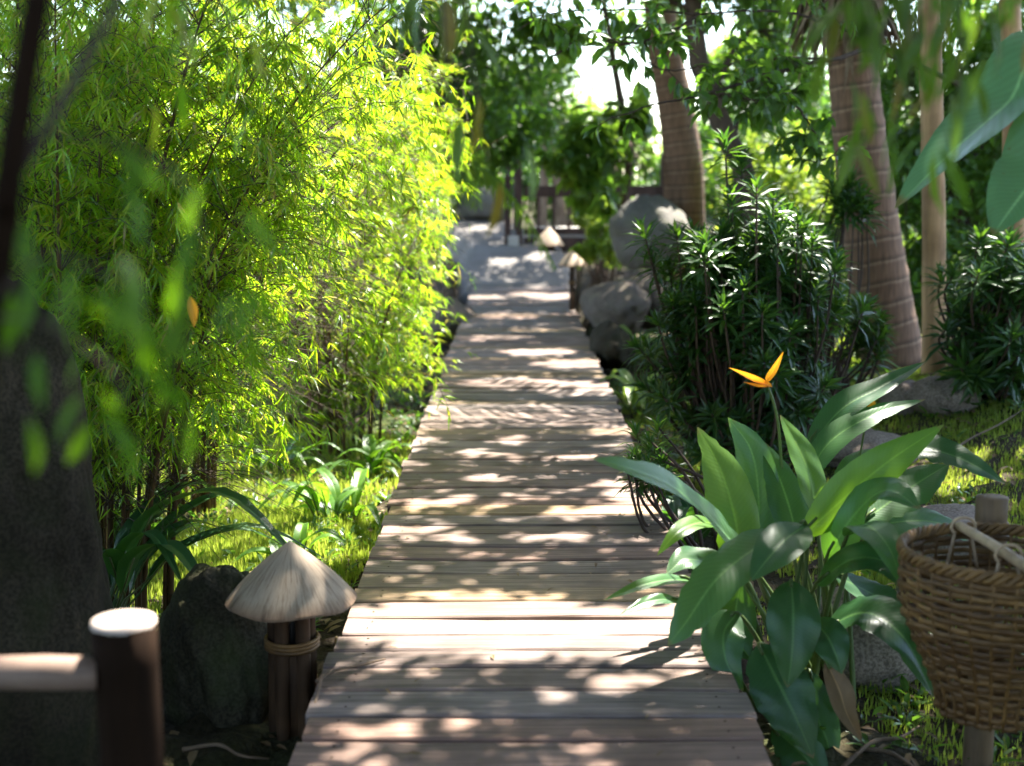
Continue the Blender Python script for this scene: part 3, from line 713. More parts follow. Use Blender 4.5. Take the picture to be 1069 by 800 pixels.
def heliconia():
    base = np.array([1.03, 4.45, -.27])
    base[2] = float(gz(base[0], base[1]))
    t = thing('heliconia_plant', 'big paddle-leaved heliconia clump with orange flower leaning over the right edge of boardwalk', 'plant', base)
    # (points of the midrib as px, py, distance), half width in px, normal, fold, material
    LV = [
        ([(792, 600, 4.4), (748, 548, 4.3), (700, 507, 4.15), (655, 489, 4.05), (618, 479, 4.0)], 24, UPCAM, .35, 'paddle'),
        ([(776, 606, 4.5), (768, 545, 4.55), (752, 490, 4.6), (728, 446, 4.65)], 29, CAMN + [.3, 0, 0], .15, 'paddle_bright'),
        ([(790, 590, 4.6), (792, 520, 4.7), (784, 470, 4.75), (760, 436, 4.8)], 23, CAMN + [-.5, 0, 0], .25, 'paddle'),
        ([(834, 570, 4.6), (824, 530, 4.65), (812, 495, 4.7), (797, 461, 4.75)], 22, CAMN + [.2, 0, .3], .2, 'paddle'),
        ([(852, 540, 4.6), (846, 500, 4.62), (832, 465, 4.65), (814, 433, 4.68)], 19, CAMN + [.6, 0, 0], .3, 'paddle_bright'),
        ([(842, 470, 4.9), (878, 428, 4.95), (920, 404, 5.0), (967, 377, 5.1)], 17, UP + [0, -.4, 0], .4, 'paddle_dark'),
        ([(836, 510, 4.8), (866, 462, 4.85), (915, 432, 4.9), (966, 417, 5.0)], 16, UP + [0, -.5, 0], .3, 'paddle'),
        ([(838, 560, 4.4), (885, 517, 4.4), (930, 480, 4.4), (985, 444, 4.45)], 25, np.array([.35, -.8, .45]), .12, 'paddle_bright'),
        ([(930, 466, 4.7), (965, 468, 4.65), (1005, 480, 4.6), (1052, 506, 4.55)], 22, UPCAM, .3, 'paddle_dark'),
        ([(862, 585, 4.4), (890, 540, 4.35), (925, 512, 4.25), (962, 532, 4.15)], 30, UPCAM, .25, 'paddle'),
        ([(900, 545, 4.7), (935, 520, 4.75), (965, 500, 4.8), (992, 484, 4.85)], 26, UPCAM, .2, 'paddle'),
        ([(838, 552, 4.35), (790, 572, 4.2), (748, 605, 4.08), (716, 650, 4.0), (697, 674, 3.98)], 28, UPCAM, .2, 'paddle'),
        ([(842, 548, 4.3), (822, 562, 4.2), (803, 582, 4.12), (783, 607, 4.05)], 25, UPCAM, .25, 'paddle'),
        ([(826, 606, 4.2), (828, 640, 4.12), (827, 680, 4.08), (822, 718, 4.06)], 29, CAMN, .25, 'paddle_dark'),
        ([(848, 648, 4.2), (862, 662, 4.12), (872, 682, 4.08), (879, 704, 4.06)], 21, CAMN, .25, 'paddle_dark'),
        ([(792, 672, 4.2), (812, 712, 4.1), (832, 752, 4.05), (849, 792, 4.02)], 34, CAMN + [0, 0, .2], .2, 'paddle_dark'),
        ([(884, 560, 4.3), (904, 548, 4.15), (928, 572, 4.02), (944, 616, 3.96)], 21, UPCAM, .2, 'paddle'),
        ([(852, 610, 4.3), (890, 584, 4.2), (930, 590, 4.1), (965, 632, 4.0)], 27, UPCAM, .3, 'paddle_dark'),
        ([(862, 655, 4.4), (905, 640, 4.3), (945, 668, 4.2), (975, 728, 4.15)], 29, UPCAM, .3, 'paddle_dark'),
        ([(722, 606, 4.5), (695, 606, 4.4), (665, 613, 4.3), (630, 627, 4.25)], 9, UPCAM, .4, 'paddle'),
        ([(712, 628, 4.5), (690, 626, 4.45), (670, 631, 4.4), (647, 642, 4.35)], 8, UPCAM, .4, 'paddle_dark'),
        ([(752, 548, 4.6), (730, 546, 4.5), (708, 556, 4.4), (686, 580, 4.35)], 12, UPCAM, .35, 'paddle_bright'),
        ([(770, 600, 4.6), (740, 588, 4.6), (715, 585, 4.55), (695, 600, 4.5)], 20, UPCAM, .3, 'paddle_dark'),
        ([(770, 640, 4.3), (756, 660, 4.25), (758, 690, 4.2), (776, 722, 4.15)], 24, CAMN + [-.3, 0, 0], .3, 'paddle_dark'),
        ([(775, 600, 4.5), (768, 640, 4.5), (772, 670, 4.45), (785, 690, 4.4)], 22, CAMN, .3, 'paddle'),
        ([(862, 690, 4.1), (876, 720, 4.05), (884, 745, 4.03), (900, 775, 4.02)], 14, CAMN, .5, 'paddle_dry'),
        ([(880, 560, 4.8), (930, 546, 4.85), (980, 546, 4.9), (1012, 566, 4.9)], 22, UPCAM, .25, 'paddle'),
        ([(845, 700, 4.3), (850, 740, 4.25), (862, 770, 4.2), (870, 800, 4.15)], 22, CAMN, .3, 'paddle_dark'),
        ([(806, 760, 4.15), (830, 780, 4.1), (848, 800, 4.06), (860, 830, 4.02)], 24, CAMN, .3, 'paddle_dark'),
        ([(780, 570, 4.75), (800, 560, 4.8), (830, 530, 4.85), (850, 500, 4.9)], 20, UPCAM, .2, 'paddle_dark'),
        ([(860, 560, 4.9), (890, 500, 5.0), (905, 480, 5.05), (925, 470, 5.1)], 20, UPCAM, .2, 'paddle'),
        ([(870, 600, 4.6), (910, 620, 4.6), (940, 640, 4.55), (960, 690, 4.5)], 20, UPCAM, .2, 'paddle_dark'),
    ]
    for (pts, hw, nr, fold, m) in LV:
        w = [P(*q) for q in pts]; Y = np.mean([q[2] for q in pts])
        V, uv = paddle(w, hw * 1.02 * Y / FPX, nr, fold, 22, curl=.18, wave=rng.uniform(.02, .075), ragged=.22 if rng.random() < .35 else .03)
        mb = MB(); mb.grid(V, uv); mb.build('leaf', M[m], t)
        g = base + np.array([rng.normal() * .07 + (w[0][0] - base[0]) * .25, rng.normal() * .07, -.03])
        sp = spline([g, (g * .45 + w[0] * .55) + np.array([0, 0, .05]), w[0], w[1]], 16)
        s = MB(); s.tube(sp[:13], np.linspace(.011, .005, 13), 7); s.build('stem', M['green_stem'], t)
    # the flower: a stalk and boat-shaped orange bracts
    top = P(802, 403, 4.72)
    s = MB(); s.tube(spline([base + np.array([.02, .1, 0]), P(820, 520, 4.7), P(812, 440, 4.72), top], 16), np.linspace(.007, .004, 16), 7); s.build('stem', M['green_stem'], t)
    fl = MB(); fl.tube(spline([top - [0, 0, .004], top, top + [.002, 0, .004]], 3), .006, 6)
    fo = fl.build('flower', M['orange'], t)
    for (a, b, w) in [((804, 404), (761, 384), 6.5), ((800, 399), (818, 367), 6), ((806, 404), (782, 392), 5), ((801, 404), (776, 399), 3.5)]:
        A, B = P(*a, 4.72), P(*b, 4.68)
        V, uv = paddle([A, A * .6 + B * .4 - [0, 0, .006], A * .3 + B * .7 - [0, 0, .004], B], w * .62 * 4.7 / FPX, np.array([.1, -.7, .6]), 1.1, 12, pw=.6)
        mb = MB(); mb.grid(V, uv); mb.build('bract', M['orange'], fo)
    top2 = P(908, 417, 5.0)
    s = MB(); s.tube(spline([base + np.array([.1, .2, 0]), P(895, 500, 5.0), top2], 12), np.linspace(.006, .003, 12), 6); s.build('stem', M['green_stem'], t)
    A, B = P(906, 434, 5.0), P(910, 412, 4.98)
    V, uv = paddle([A, (A + B) / 2 + [.004, 0, 0], B], 4.5 * 5 / FPX, CAMN, .8, 10); mb = MB(); mb.grid(V, uv); mb.build('flower', M['orange'], t)
heliconia()

def leafy_plant(name, label, c, n, L, W, m, seed, group=None, elev=(25, 75), lean=(0, 0), stemh=.0):
    """a tuft of arching blades, each blade a bent leaf"""
    r2 = np.random.default_rng(seed)
    b = np.array([c[0], c[1], float(gz(c[0], c[1])) - .02])
    t = thing(name, label, 'plant', b, group)
    st = MB()
    for i in range(n):
        a = r2.uniform(0, 2 * math.pi); e = R(r2.uniform(*elev)); l = L * r2.uniform(.65, 1.15)
        h = np.array([math.cos(a) + lean[0], math.sin(a) + lean[1], 0]); h /= max(.3, np.linalg.norm(h))
        p0 = b + np.array([r2.normal() * .04, r2.normal() * .04, stemh * r2.uniform(.4, 1)])
        p1 = p0 + h * l * .35 * math.cos(e) + np.array([0, 0, l * .45 * math.sin(e)])
        p2 = p1 + h * l * .35 * math.cos(e * .55) + np.array([0, 0, l * .25 * math.sin(e * .5)])
        p3 = p2 + h * l * .3 + np.array([0, 0, -l * .16])
        V, uv = paddle([p0 * .5 + p1 * .5, p1, p2, p3], W * r2.uniform(.8, 1.15), np.array([h[0] * -.3, h[1] * -.3, 1]), .35, 12, curl=.1)
        mb = MB(); mb.grid(V, uv); mb.build('leaf', m, t)
        st.tube(spline([b + np.array([r2.normal() * .02, r2.normal() * .02, -.02]), p0, p0 * .5 + p1 * .5, p1], 8), np.linspace(.006, .003, 8), 5)
    st.build('stems', M['green_stem'], t)
    return t
g_edge = 'low plants along the boardwalk edge'
leafy_plant('ginger_plant', 'bright lime plant with striped leaves at right boardwalk edge below the dark shrub', G(668, 425, -.2)[:2] + [0, 0], 12, .6, .055, M['paddle_lime'], 31, g_edge)
leafy_plant('ginger_plant', 'lime broad-leaved plant beside the dark rock on the right, farther along', G(660, 375, -.2)[:2], 12, .75, .06, M['paddle_lime'], 32, g_edge)
leafy_plant('ginger_plant', 'dark green leafy tuft poking between boardwalk and big paddle leaves', (.86, 6.6), 10, .5, .04, M['paddle_dark'], 33, g_edge)
leafy_plant('ginger_plant', 'sunlit broad-leaved plant on the lawn behind the cone lantern', (-.98, 6.25), 9, .36, .035, M['paddle_bright'], 34, g_edge)
leafy_plant('ginger_plant', 'tall sunlit leafy plant under the bamboo at the left boardwalk edge', (-.92, 7.1), 14, .5, .035, M['paddle_bright'], 35, g_edge)
leafy_plant('ginger_plant', 'green plant with pale tips hanging over the left edge of planks', (-.86, 8.3), 11, .42, .04, M['paddle_bright'], 36, g_edge)
leafy_plant('ginger_plant', 'leafy plant on the lawn left of the tall sunlit one', (-1.5, 8.6), 12, .5, .035, M['paddle_bright'], 37, g_edge)
leafy_plant('strap_leaf_plant', 'dark strap-leaved plant with long arching blades on the mossy boulder by lantern', (-1.55, 5.15), 16, 1.1, .045, M['paddle_dark'], 38, None, (35, 68), (.8, .1), .3)
leafy_plant('ginger_plant', 'small dark plant at the foot of the right palm trunk', (2.4, 10.4), 12, .6, .05, M['paddle'], 39)

# banana leaves entering from the right
def banana():
    base = np.array([2.45, 4.6, float(gz(2.45, 4.6))])
    t = thing('banana_plant', 'banana plant whose big pale green leaf sweeps in from the upper right', 'plant', base)
    s = MB(); s.tube(spline([base - [0, 0, .05], base + [0, 0, .8], base + [-.02, 0, 1.75]], 14), np.linspace(.10, .06, 14), 12); s.build('stem', M['green_stem'], t)
    crown = base + np.array([-.02, 0, 1.75])
    for (pts, w, nr, m) in [
            ([crown, P(1110, 50, 4.4), P(1052, 108, 4.3), P(990, 162, 4.2), P(934, 218, 4.15)], .125, np.array([-.55, -.45, .75]), 'banana'),
            ([crown, P(1130, 120, 4.2), P(1085, 180, 4.1), P(1058, 215, 4.05), P(1036, 246, 4.0)], .12, np.array([-.5, -.7, .5]), 'banana'),
            ([crown, crown + [.3, -.2, .5], crown + [.8, -.3, .6], crown + [1.3, -.4, .3]], .2, UP, 'banana'),
            ([crown, crown + [.2, .4, .5], crown + [.5, .9, .6], crown + [.8, 1.3, .3]], .2, UP, 'banana')]:
        V, uv = paddle(pts, w, nr, .25, 30, wave=.05, ragged=.05, pw=.9)
        mb = MB(); mb.grid(V, uv); mb.build('leaf', M[m], t)
banana()

# ================================================================== TREES
def ring_trunk(pts, w, t, name='trunk', n=70, rings=.17):
    sp = spline(pts, n); rad = np.interp(np.linspace(0, 1, n), np.linspace(0, 1, len(w)), w)
    tt = norm(np.gradient(sp, axis=0)); sides = 28; V = np.zeros((n, sides + 1, 3)); uv = np.zeros((n, sides + 1, 2))
    L = np.concatenate([[0], np.cumsum(np.linalg.norm(np.diff(sp, axis=0), axis=1))])
    a = norm(np.cross(tt[0], [0, 1, 0]))
    for i in range(n):
        a = norm(a - tt[i] * np.dot(a, tt[i])); b = np.cross(tt[i], a)
        f = (L[i] / rings) % 1; k = 1 + .05 * (f ** 3)
        for j in range(sides + 1):
            th = 2 * math.pi * (j % sides) / sides
            V[i, j] = sp[i] + (a * math.cos(th) + b * math.sin(th)) * rad[i] * k * (1 + .02 * math.sin(3 * th + i * .1)); uv[i, j] = (j / sides, L[i] / rings)
    mb = MB(); mb.grid(V, uv); return mb.build(name, M['palm'], t), sp[-1]

def frond(mb, o, d, L, droop, n=46, lw=.03, ll=.55):
    d = np.array(d, float); q = np.linspace(0, 1, 16)
    h = norm(np.array([d[0], d[1], 0]))
    pts = o + d * (q * L)[:, None] + np.array([0, 0, -droop]) * (q ** 2)[:, None] * L
    mb.tube(pts, np.linspace(.022, .004, 16), 5)
    s = np.linspace(.12, 1, n); c = np.stack([np.interp(s, q, pts[:, k]) for k in range(3)], 1)
    tg = norm(np.stack([np.interp(s, q, norm(np.gradient(pts, axis=0))[:, k]) for k in range(3)], 1))
    sd = norm(np.cross(tg, [0, 0, 1.0]))
    for sg in (-1, 1):
        dd = norm(tg * .55 + sd * sg * .8 + np.array([0, 0, -.5]) + rng.normal(size=(n, 3)) * .08)
        l = ll * (np.sin(np.pi * (.12 + .85 * s)) ** .6)
        leaves(mb, T_STRAP, c, dd, np.cross(dd, tg * sg) + np.array([0, 0, .6]), l, np.full(n, lw))

def palm(label, pts, w, fr, Lf, seed, skirt=None, group='ringed palm trunks'):
    global rng
    kr = rng; rng = np.random.default_rng(seed)
    t = thing('palm_tree', label, 'palm', pts[0], group)
    _, top = ring_trunk(pts, w, t)
    for i in range(fr):
        a = i / fr * 2 * math.pi + rng.uniform(-.2, .2); e = rng.uniform(.15, .8)
        mb = MB(); frond(mb, top, (math.cos(a), math.sin(a), e), Lf * rng.uniform(.85, 1.1), rng.uniform(.5, .8)); mb.build('frond', M['mid_leaf'], t, smooth=False)
    if skirt:
        mb = MB(); n = 150
        a = rng.uniform(0, 2 * math.pi, n); o = np.array(skirt[0]) + np.stack([np.cos(a) * .12, np.sin(a) * .12, rng.uniform(-.15, .35, n)], 1)
        d = np.stack([np.cos(a) * .55, np.sin(a) * .55, -np.ones(n)], 1) + rng.normal(size=(n, 3)) * .18
        leaves(mb, T_STRAP, o, d, np.stack([np.cos(a), np.sin(a), np.full(n, .6)], 1), rng.uniform(.4, .75, n), rng.uniform(.03, .07, n))
        mb.build('dry_leaf_skirt', M['thatch'], t)
    rng = kr
b1 = P(936, 402, 11.0); b1[2] = float(gz(b1[0], b1[1])) - .05
palm('thick ringed palm trunk with dry thatch skirt, right of the big dark shrub', [b1, P(922, 320, 11), P(906, 210, 11), P(893, 100, 11), P(886, 10, 11), P(880, -120, 11), P(876, -200, 11)],
     [.26, .235, .215, .19, .175, .165, .16], 12, 2.4, 41, skirt=(P(888, -15, 11),))
b2 = P(716, 232, 17.0); b2[2] = float(gz(b2[0], b2[1])) - .05
palm('slimmer ringed palm trunk beside the pale-topped boulder in the distance', [b2, P(714, 190, 17), P(707, 120, 17), P(694, 50, 17), P(684, -40, 17), P(680, -110, 17), P(680, -160, 17)],
     [.27, .24, .215, .195, .18, .17, .165], 12, 2.6, 42)

gbg = 'trees behind the garden'
def C(px, py, Y, r, d=1.0): return (P(px, py, Y), r, d)
def gp(x, y): return np.array([x, y, float(gz(x, y)) - .05])
# dark curved trunk behind the centre
b3 = P(790, 225, 15.0); b3[2] = float(gz(b3[0], 15)) - .05
tree('broadleaf_tree', 'dark curved thin trunk leaning left just right of the distant palm', [b3, P(779, 195, 15), P(762, 150, 15), P(744, 108, 15), P(728, 55, 15), P(722, -20, 15), P(720, -60, 15)], .13, .09,
     [C(760, -40, 15, .8), C(690, -60, 15, .8), C(820, 20, 15.5, .6, .6), C(640, -30, 15.5, .6, .7), C(795, 90, 15.2, .45, .7)], M['dark_leaf'], 900, .15, .07, limb=.035)
# centre tree with big drooping leaves
b4 = gp(1.05, 18.5)
tree('broadleaf_tree', 'bushy tree with big drooping leaves hanging over the dark railing', [b4, P(655, 190, 18.3), P(650, 120, 18), P(640, 60, 18), P(630, 0, 18)], .07, .035,
     [C(600, 160, 17.5, .42), C(640, 180, 17, .42), C(665, 150, 17, .42), C(622, 140, 17.4, .35), C(660, 120, 17.8, .3), C(575, 40, 18, .3, .6), C(675, 185, 16.6, .35), C(610, 195, 17.4, .3)],
     M['mid_leaf'], 260, .22, .13, limb=.02, droop=.7)
# dark masses beyond the bamboo
tree('broadleaf_tree', 'dark dense tree standing left behind the rock path', [gp(-2.2, 19.5), P(420, 150, 19.2), P(440, 60, 19), P(450, -20, 19)], .15, .07,
     [C(400, 40, 17.5, .9), C(455, 60, 18, .9), C(430, 130, 18, .8), C(490, 110, 18.5, .8), C(500, 40, 18, .9), C(520, 140, 19, .6), C(470, 165, 19, .6), C(545, 75, 19, .7), C(380, 110, 18, .8), C(545, 130, 19.5, .5), C(545, 20, 18, .7, .6)],
     M['dark_leaf'], 900, .16, .065, limb=.035, group=gbg)
tree('broadleaf_tree', 'small round-leaved tree just above the twin gate posts', [gp(.1, 22.5), P(540, 150, 22.3), P(545, 90, 22)], .08, .04,
     [C(545, 115, 21.5, .5), C(570, 120, 21.5, .55), C(530, 110, 21.5, .6), C(580, 85, 22, .5, .7)],
     M['mid_leaf'], 600, .13, .07, limb=.025, group=gbg)
# arching feather palm in front of the dark mass
def feather_palm():
    b = gp(-1.15, 15.6); t = thing('feather_palm', 'feathery palm with pale arching fronds behind the bamboo at top centre', 'palm', b)
    mb = MB(); top = b + np.array([.05, 0, 1.9]); mb.tube(spline([b, b + [0, 0, .9], top], 10), np.linspace(.07, .05, 10), 10); mb.build('trunk', M['bark'], t)
    for i in range(11):
        a = i * 2.4 + .3; e = rng.uniform(.7, 1.7)
        mb = MB(); frond(mb, top, norm((math.cos(a), math.sin(a), e)), rng.uniform(1.5, 2.1), rng.uniform(.7, 1.1), 44, .022, .42); mb.build('frond', M['mid_leaf'], t, smooth=False)
feather_palm()
# far belt
far = [(-7.5, 27, 5.5), (-4.5, 30, 6), (-1.8, 33, 5.0), (-10.5, 22, 6), (4.4, 31, 4.2), (7.2, 28, 5.2), (9.5, 24, 5.5), (12, 19, 5.5), (1.2, 36, 1.9)]
flab = ['far tree at the left end of the background belt', 'far tree behind the bamboo tops', 'far tree rising behind the dark dense tree', 'far tree hidden deep behind the left bamboo',
        'far tree seen right of the distant palm trunk', 'far tree in the background between curved trunk and thick palm', 'far tree showing behind the peeled pole', 'far tree at the right end of the background belt', 'low far tree under the bright sky gap above the railing']
for i, (x, y, h) in enumerate(far):
    b = gp(x, y); cs = []
    for k in range(9):
        cs.append((b + np.array([rng.uniform(-1.7, 1.7), rng.uniform(-1.2, .6), h * rng.uniform(.22, 1.0)]), rng.uniform(.9, 1.3), 1.0))
    tree('broadleaf_tree', flab[i], [b, b + [0.1, 0, h * .4], b + [-.1, 0, h * .8]], .16, .07, cs, M['dark_leaf'] if i % 2 else M['mid_leaf'], 650, .2, .1, limb=.04, group=gbg)
# shrubs
def shrub(label, c, cs, m, n, L, W, group='shrubs of the garden', T=T_BROAD):
    b = gp(*c); t = thing('leafy_shrub', label, 'shrub', b, group)
    s = MB()
    for (q, r, d) in cs:
        for k in range(4):
            e = q + rnd_dir(1)[0] * r * .7
            s.tube(spline([b, (b + e) / 2 + rng.normal(size=3) * .05, e], 7), np.linspace(.012, .003, 7), 5)
    s.build('stems', M['twig'], t)
    mb = MB(); clump_leaves(mb, T, cs, n, L, W, droop=.15); mb.build('foliage', m, t, smooth=False)
    return t
shrub('sunny yellow-green shrub behind the big dark shrub', (3.0, 16.8), [C(790, 175, 16.5, .45), C(830, 185, 16.5, .5), C(865, 200, 16.8, .45), C(810, 215, 16.2, .45), C(850, 235, 16, .45), C(770, 215, 16.4, .3), C(840, 150, 17, .35)], M['lime_leaf'], 520, .1, .055)
shrub('yellow variegated shrub left of the pale-topped boulder', (1.25, 17.9), [C(612, 228, 17.8, .17), C(628, 245, 17.6, .2), C(617, 262, 17.5, .17), C(640, 262, 17.3, .2), C(632, 222, 18, .12), C(605, 270, 17.5, .13)], M['lime_leaf'], 240, .09, .05)
shrub('light green fern-like shrub at the foot of the thick palm', (2.7, 11.6), [C(905, 360, 11.6, .25), C(880, 385, 11.4, .25), C(895, 330, 11.8, .25), C(950, 370, 11.4, .2)], M['lime_leaf'], 420, .07, .03)
shrub('dark bushy shrub filling the space behind thick palm and pole', (3.9, 13.4), [C(940, 300, 13.2, .4), C(960, 240, 13.4, .5), C(950, 180, 13.6, .5), C(985, 330, 13, .4), C(1010, 260, 13.4, .5), C(1045, 240, 13.2, .5)], M['dark_leaf'], 500, .14, .06)
shrub('mid green shrub right behind the dark whorled shrub', (2.3, 13.0), [C(830, 270, 12.8, .45), C(780, 290, 12.6, .45), C(860, 310, 12.6, .45), C(740, 300, 12.6, .35), C(870, 250, 12.9, .4)], M['mid_leaf'], 520, .12, .05)
shrub('dark green shrub at the upper right behind the banana leaf', (5.0, 13.8), [C(1000, 130, 13.8, .55), C(1050, 110, 13.8, .55), C(960, 120, 14, .5), C(1060, 180, 13.6, .5), C(920, 150, 14.2, .45), C(1010, 60, 14, .6), C(1060, 40, 14, .6), C(940, 60, 14, .5)], M['dark_leaf'], 620, .15, .065)
shrub('low green shrub at left behind the rounded grey boulder', (-1.6, 24.0), [C(470, 205, 23.5, .45), C(500, 190, 24, .45), C(440, 200, 23, .5)], M['mid_leaf'], 450, .11, .05)
shrub('leafy green bush under the bamboo by the lawn', (-2.9, 10.6), [C(170, 480, 10.2, .4), C(240, 470, 10.4, .4), C(110, 470, 10, .45), C(300, 455, 10.8, .35), C(210, 430, 10.8, .4), C(130, 420, 10.4, .4), C(60, 440, 10, .45)], M['lime_leaf'], 520, .09, .035)

shrub('dark leafy bush added to deepen the dark behind the bamboo culms at the lower left', (-2.5, 6.9), [C(20, 440, 6.9, .35), C(70, 480, 6.8, .35), C(40, 540, 6.7, .35), C(100, 430, 7.0, .3), C(110, 560, 6.6, .25), C(80, 400, 7.1, .4), C(20, 380, 7.1, .4)], M['dark_leaf'], 420, .12, .04)  # bush added to darken the gaps between the culms
for (x, y, lab) in [(-3.2, 3.2, 'unseen dense bush added for shade left of the picture beside the tall boulder'), (-2.4, .3, 'unseen dense bush added for shade left of the viewer'), (-1.2, -2.6, 'unseen dense bush added for shade behind the viewer at left'), (1.6, -2.6, 'unseen dense bush added for shade behind the viewer at right'),
                    (2.9, .2, 'unseen dense bush added for shade right of the viewer'), (3.3, 2.9, 'unseen dense bush added for shade right of the picture beyond the basket'), (-4.2, 6.0, 'unseen dense bush added for shade beyond the left edge behind the bamboo'), (4.4, 5.6, 'unseen dense bush added for shade beyond the right edge behind the banana')]:
    b = gp(x, y); shrub(lab, (x, y), [(b + np.array([rng.uniform(-.6, .6), rng.uniform(-.6, .6), h]), .75, 1.0) for h in (.5, .9, 1.4, 1.9, 2.4, 2.9)], M['dark_leaf'], 520, .17, .07, group='dense bushes added just outside the view to keep out skylight')  # unseen bushes added to block skylight from behind and the sides

for (cs, c, m, lab) in [
        ([C(700, 195, 25, .7), C(740, 180, 25, .8), C(780, 165, 26, .8), C(725, 150, 26, .5), C(800, 195, 24, .6), C(770, 120, 27, .7, .6)], (4.2, 25.5), 'dark_leaf', 'wide green bush in the distance between palm and curved trunk'),
        ([C(560, 200, 26, .7), C(600, 190, 26, .8), C(640, 180, 26, .7), C(530, 185, 26, .7), C(580, 160, 27, .6, .7), C(660, 150, 27, .6, .7)], (1.2, 26.5), 'dark_leaf', 'wide green bush in the distance behind the dark railing'),
        ([C(840, 170, 24, .8), C(880, 150, 24, .8), C(920, 180, 24, .8), C(860, 110, 25, .8), C(960, 160, 24, .9), C(1010, 170, 24, .9), C(1060, 160, 24, .9)], (6.2, 24.5), 'dark_leaf', 'wide dark bush in the distance behind the thick palm'),
        ([C(470, 170, 27, .8), C(430, 180, 27, .8), C(500, 150, 27, .8), C(390, 170, 27, .8), C(520, 110, 28, .9)], (-1.6, 27.5), 'dark_leaf', 'wide dark bush in the distance at the end of the rock path'),
        ([C(980, 330, 17, .6), C(920, 300, 17, .6), C(1040, 320, 17, .6), C(900, 250, 17.5, .6), C(1060, 260, 17, .6), C(970, 260, 17, .6)], (5.0, 17.2), 'mid_leaf', 'green bush in the middle distance behind the peeled poles')]:
    shrub(lab, c, cs, M[m], 620, .17, .08, group='wide bushes in the distance')
# the tree whose low branches reach in at the top
def overhang():
    b = gp(4.0, 9.4)
    t = thing('overhanging_tree', 'tree at right whose thin bare-looking branch with dark leaves reaches across the top', 'tree', b)
    tr = spline([b, b + [.05, 0, 1.2], b + [-.1, -.1, 2.2], b + [-.2, -.2, 4.0]], 20); mb = MB(); mb.tube(tr, np.linspace(.13, .07, 20), 12, wob=.03); mb.build('trunk', M['bark'], t)
    br = MB(); lp, ld = [], []
    paths = [[(tr[8]), P(940, 62, 9.0), P(870, 62, 8.7), P(800, 78, 8.5), P(740, 98, 8.3), P(690, 108, 8.2), P(640, 122, 8.1)],
             [P(870, 62, 8.7), P(810, 62, 8.6), P(750, 68, 8.5), P(690, 72, 8.4), P(655, 46, 8.3)],
             [P(940, 62, 9.0), P(880, 30, 8.8), P(810, 12, 8.6), P(730, 14, 8.4), P(650, 10, 8.3), P(580, 14, 8.2), P(540, 30, 8.2)],
             [P(800, 78, 8.5), P(830, 110, 8.4), P(850, 140, 8.35), P(855, 170, 8.3)],
             [P(880, 30, 8.8), P(830, -20, 8.7), P(760, -50, 8.6), P(690, -50, 8.5)],
             [P(740, 98, 8.3), P(765, 100, 8.2), P(800, 108, 8.2), P(826, 98, 8.2)],
             [P(730, 14, 8.4), P(690, 40, 8.3), P(650, 45, 8.2), P(610, 40, 8.2), P(575, 60, 8.1)]]
    for k, p in enumerate(paths):
        sp = spline(p, 40); r0 = .02 if k == 0 else .010
        br.tube(sp + rng.normal(size=sp.shape) * .004, np.linspace(r0, .003, 40), 6)
        if k == 0: sp = sp[14:]
        for q in range(10 if k == 0 else 20):
            o = sp[rng.integers(4, len(sp))]; e = o + rnd_dir(1)[0] * np.array([.3, .25, .2]) * rng.uniform(.5, 1.1) + np.array([0, 0, .03])
            tw = spline([o, (o + e) / 2 + rng.normal(size=3) * .03, e], 7); br.tube(tw, np.linspace(.004, .0015, 7), 4)
            m = rng.integers(5, 11); f = rng.uniform(.3, 1, m)
            lp.append(tw[np.clip((f * 6).astype(int), 0, 6)]); ld.append(norm(norm(e - o) * .5 + rnd_dir(m) * .8 + np.array([0, 0, -.5])))
    br.build('branches', M['twig'], t)
    p = np.concatenate(lp); d = np.concatenate(ld); s = rng.uniform(.6, 1.2, len(p))
    cm = MB(); leaves(cm, T_BROAD, p, d, norm(np.array([0, 0, 1.0]) + rnd_dir(len(p)) * .7), .12 * s, .05 * s); cm.build('crown', M['dark_leaf'], t, smooth=False)
overhang()

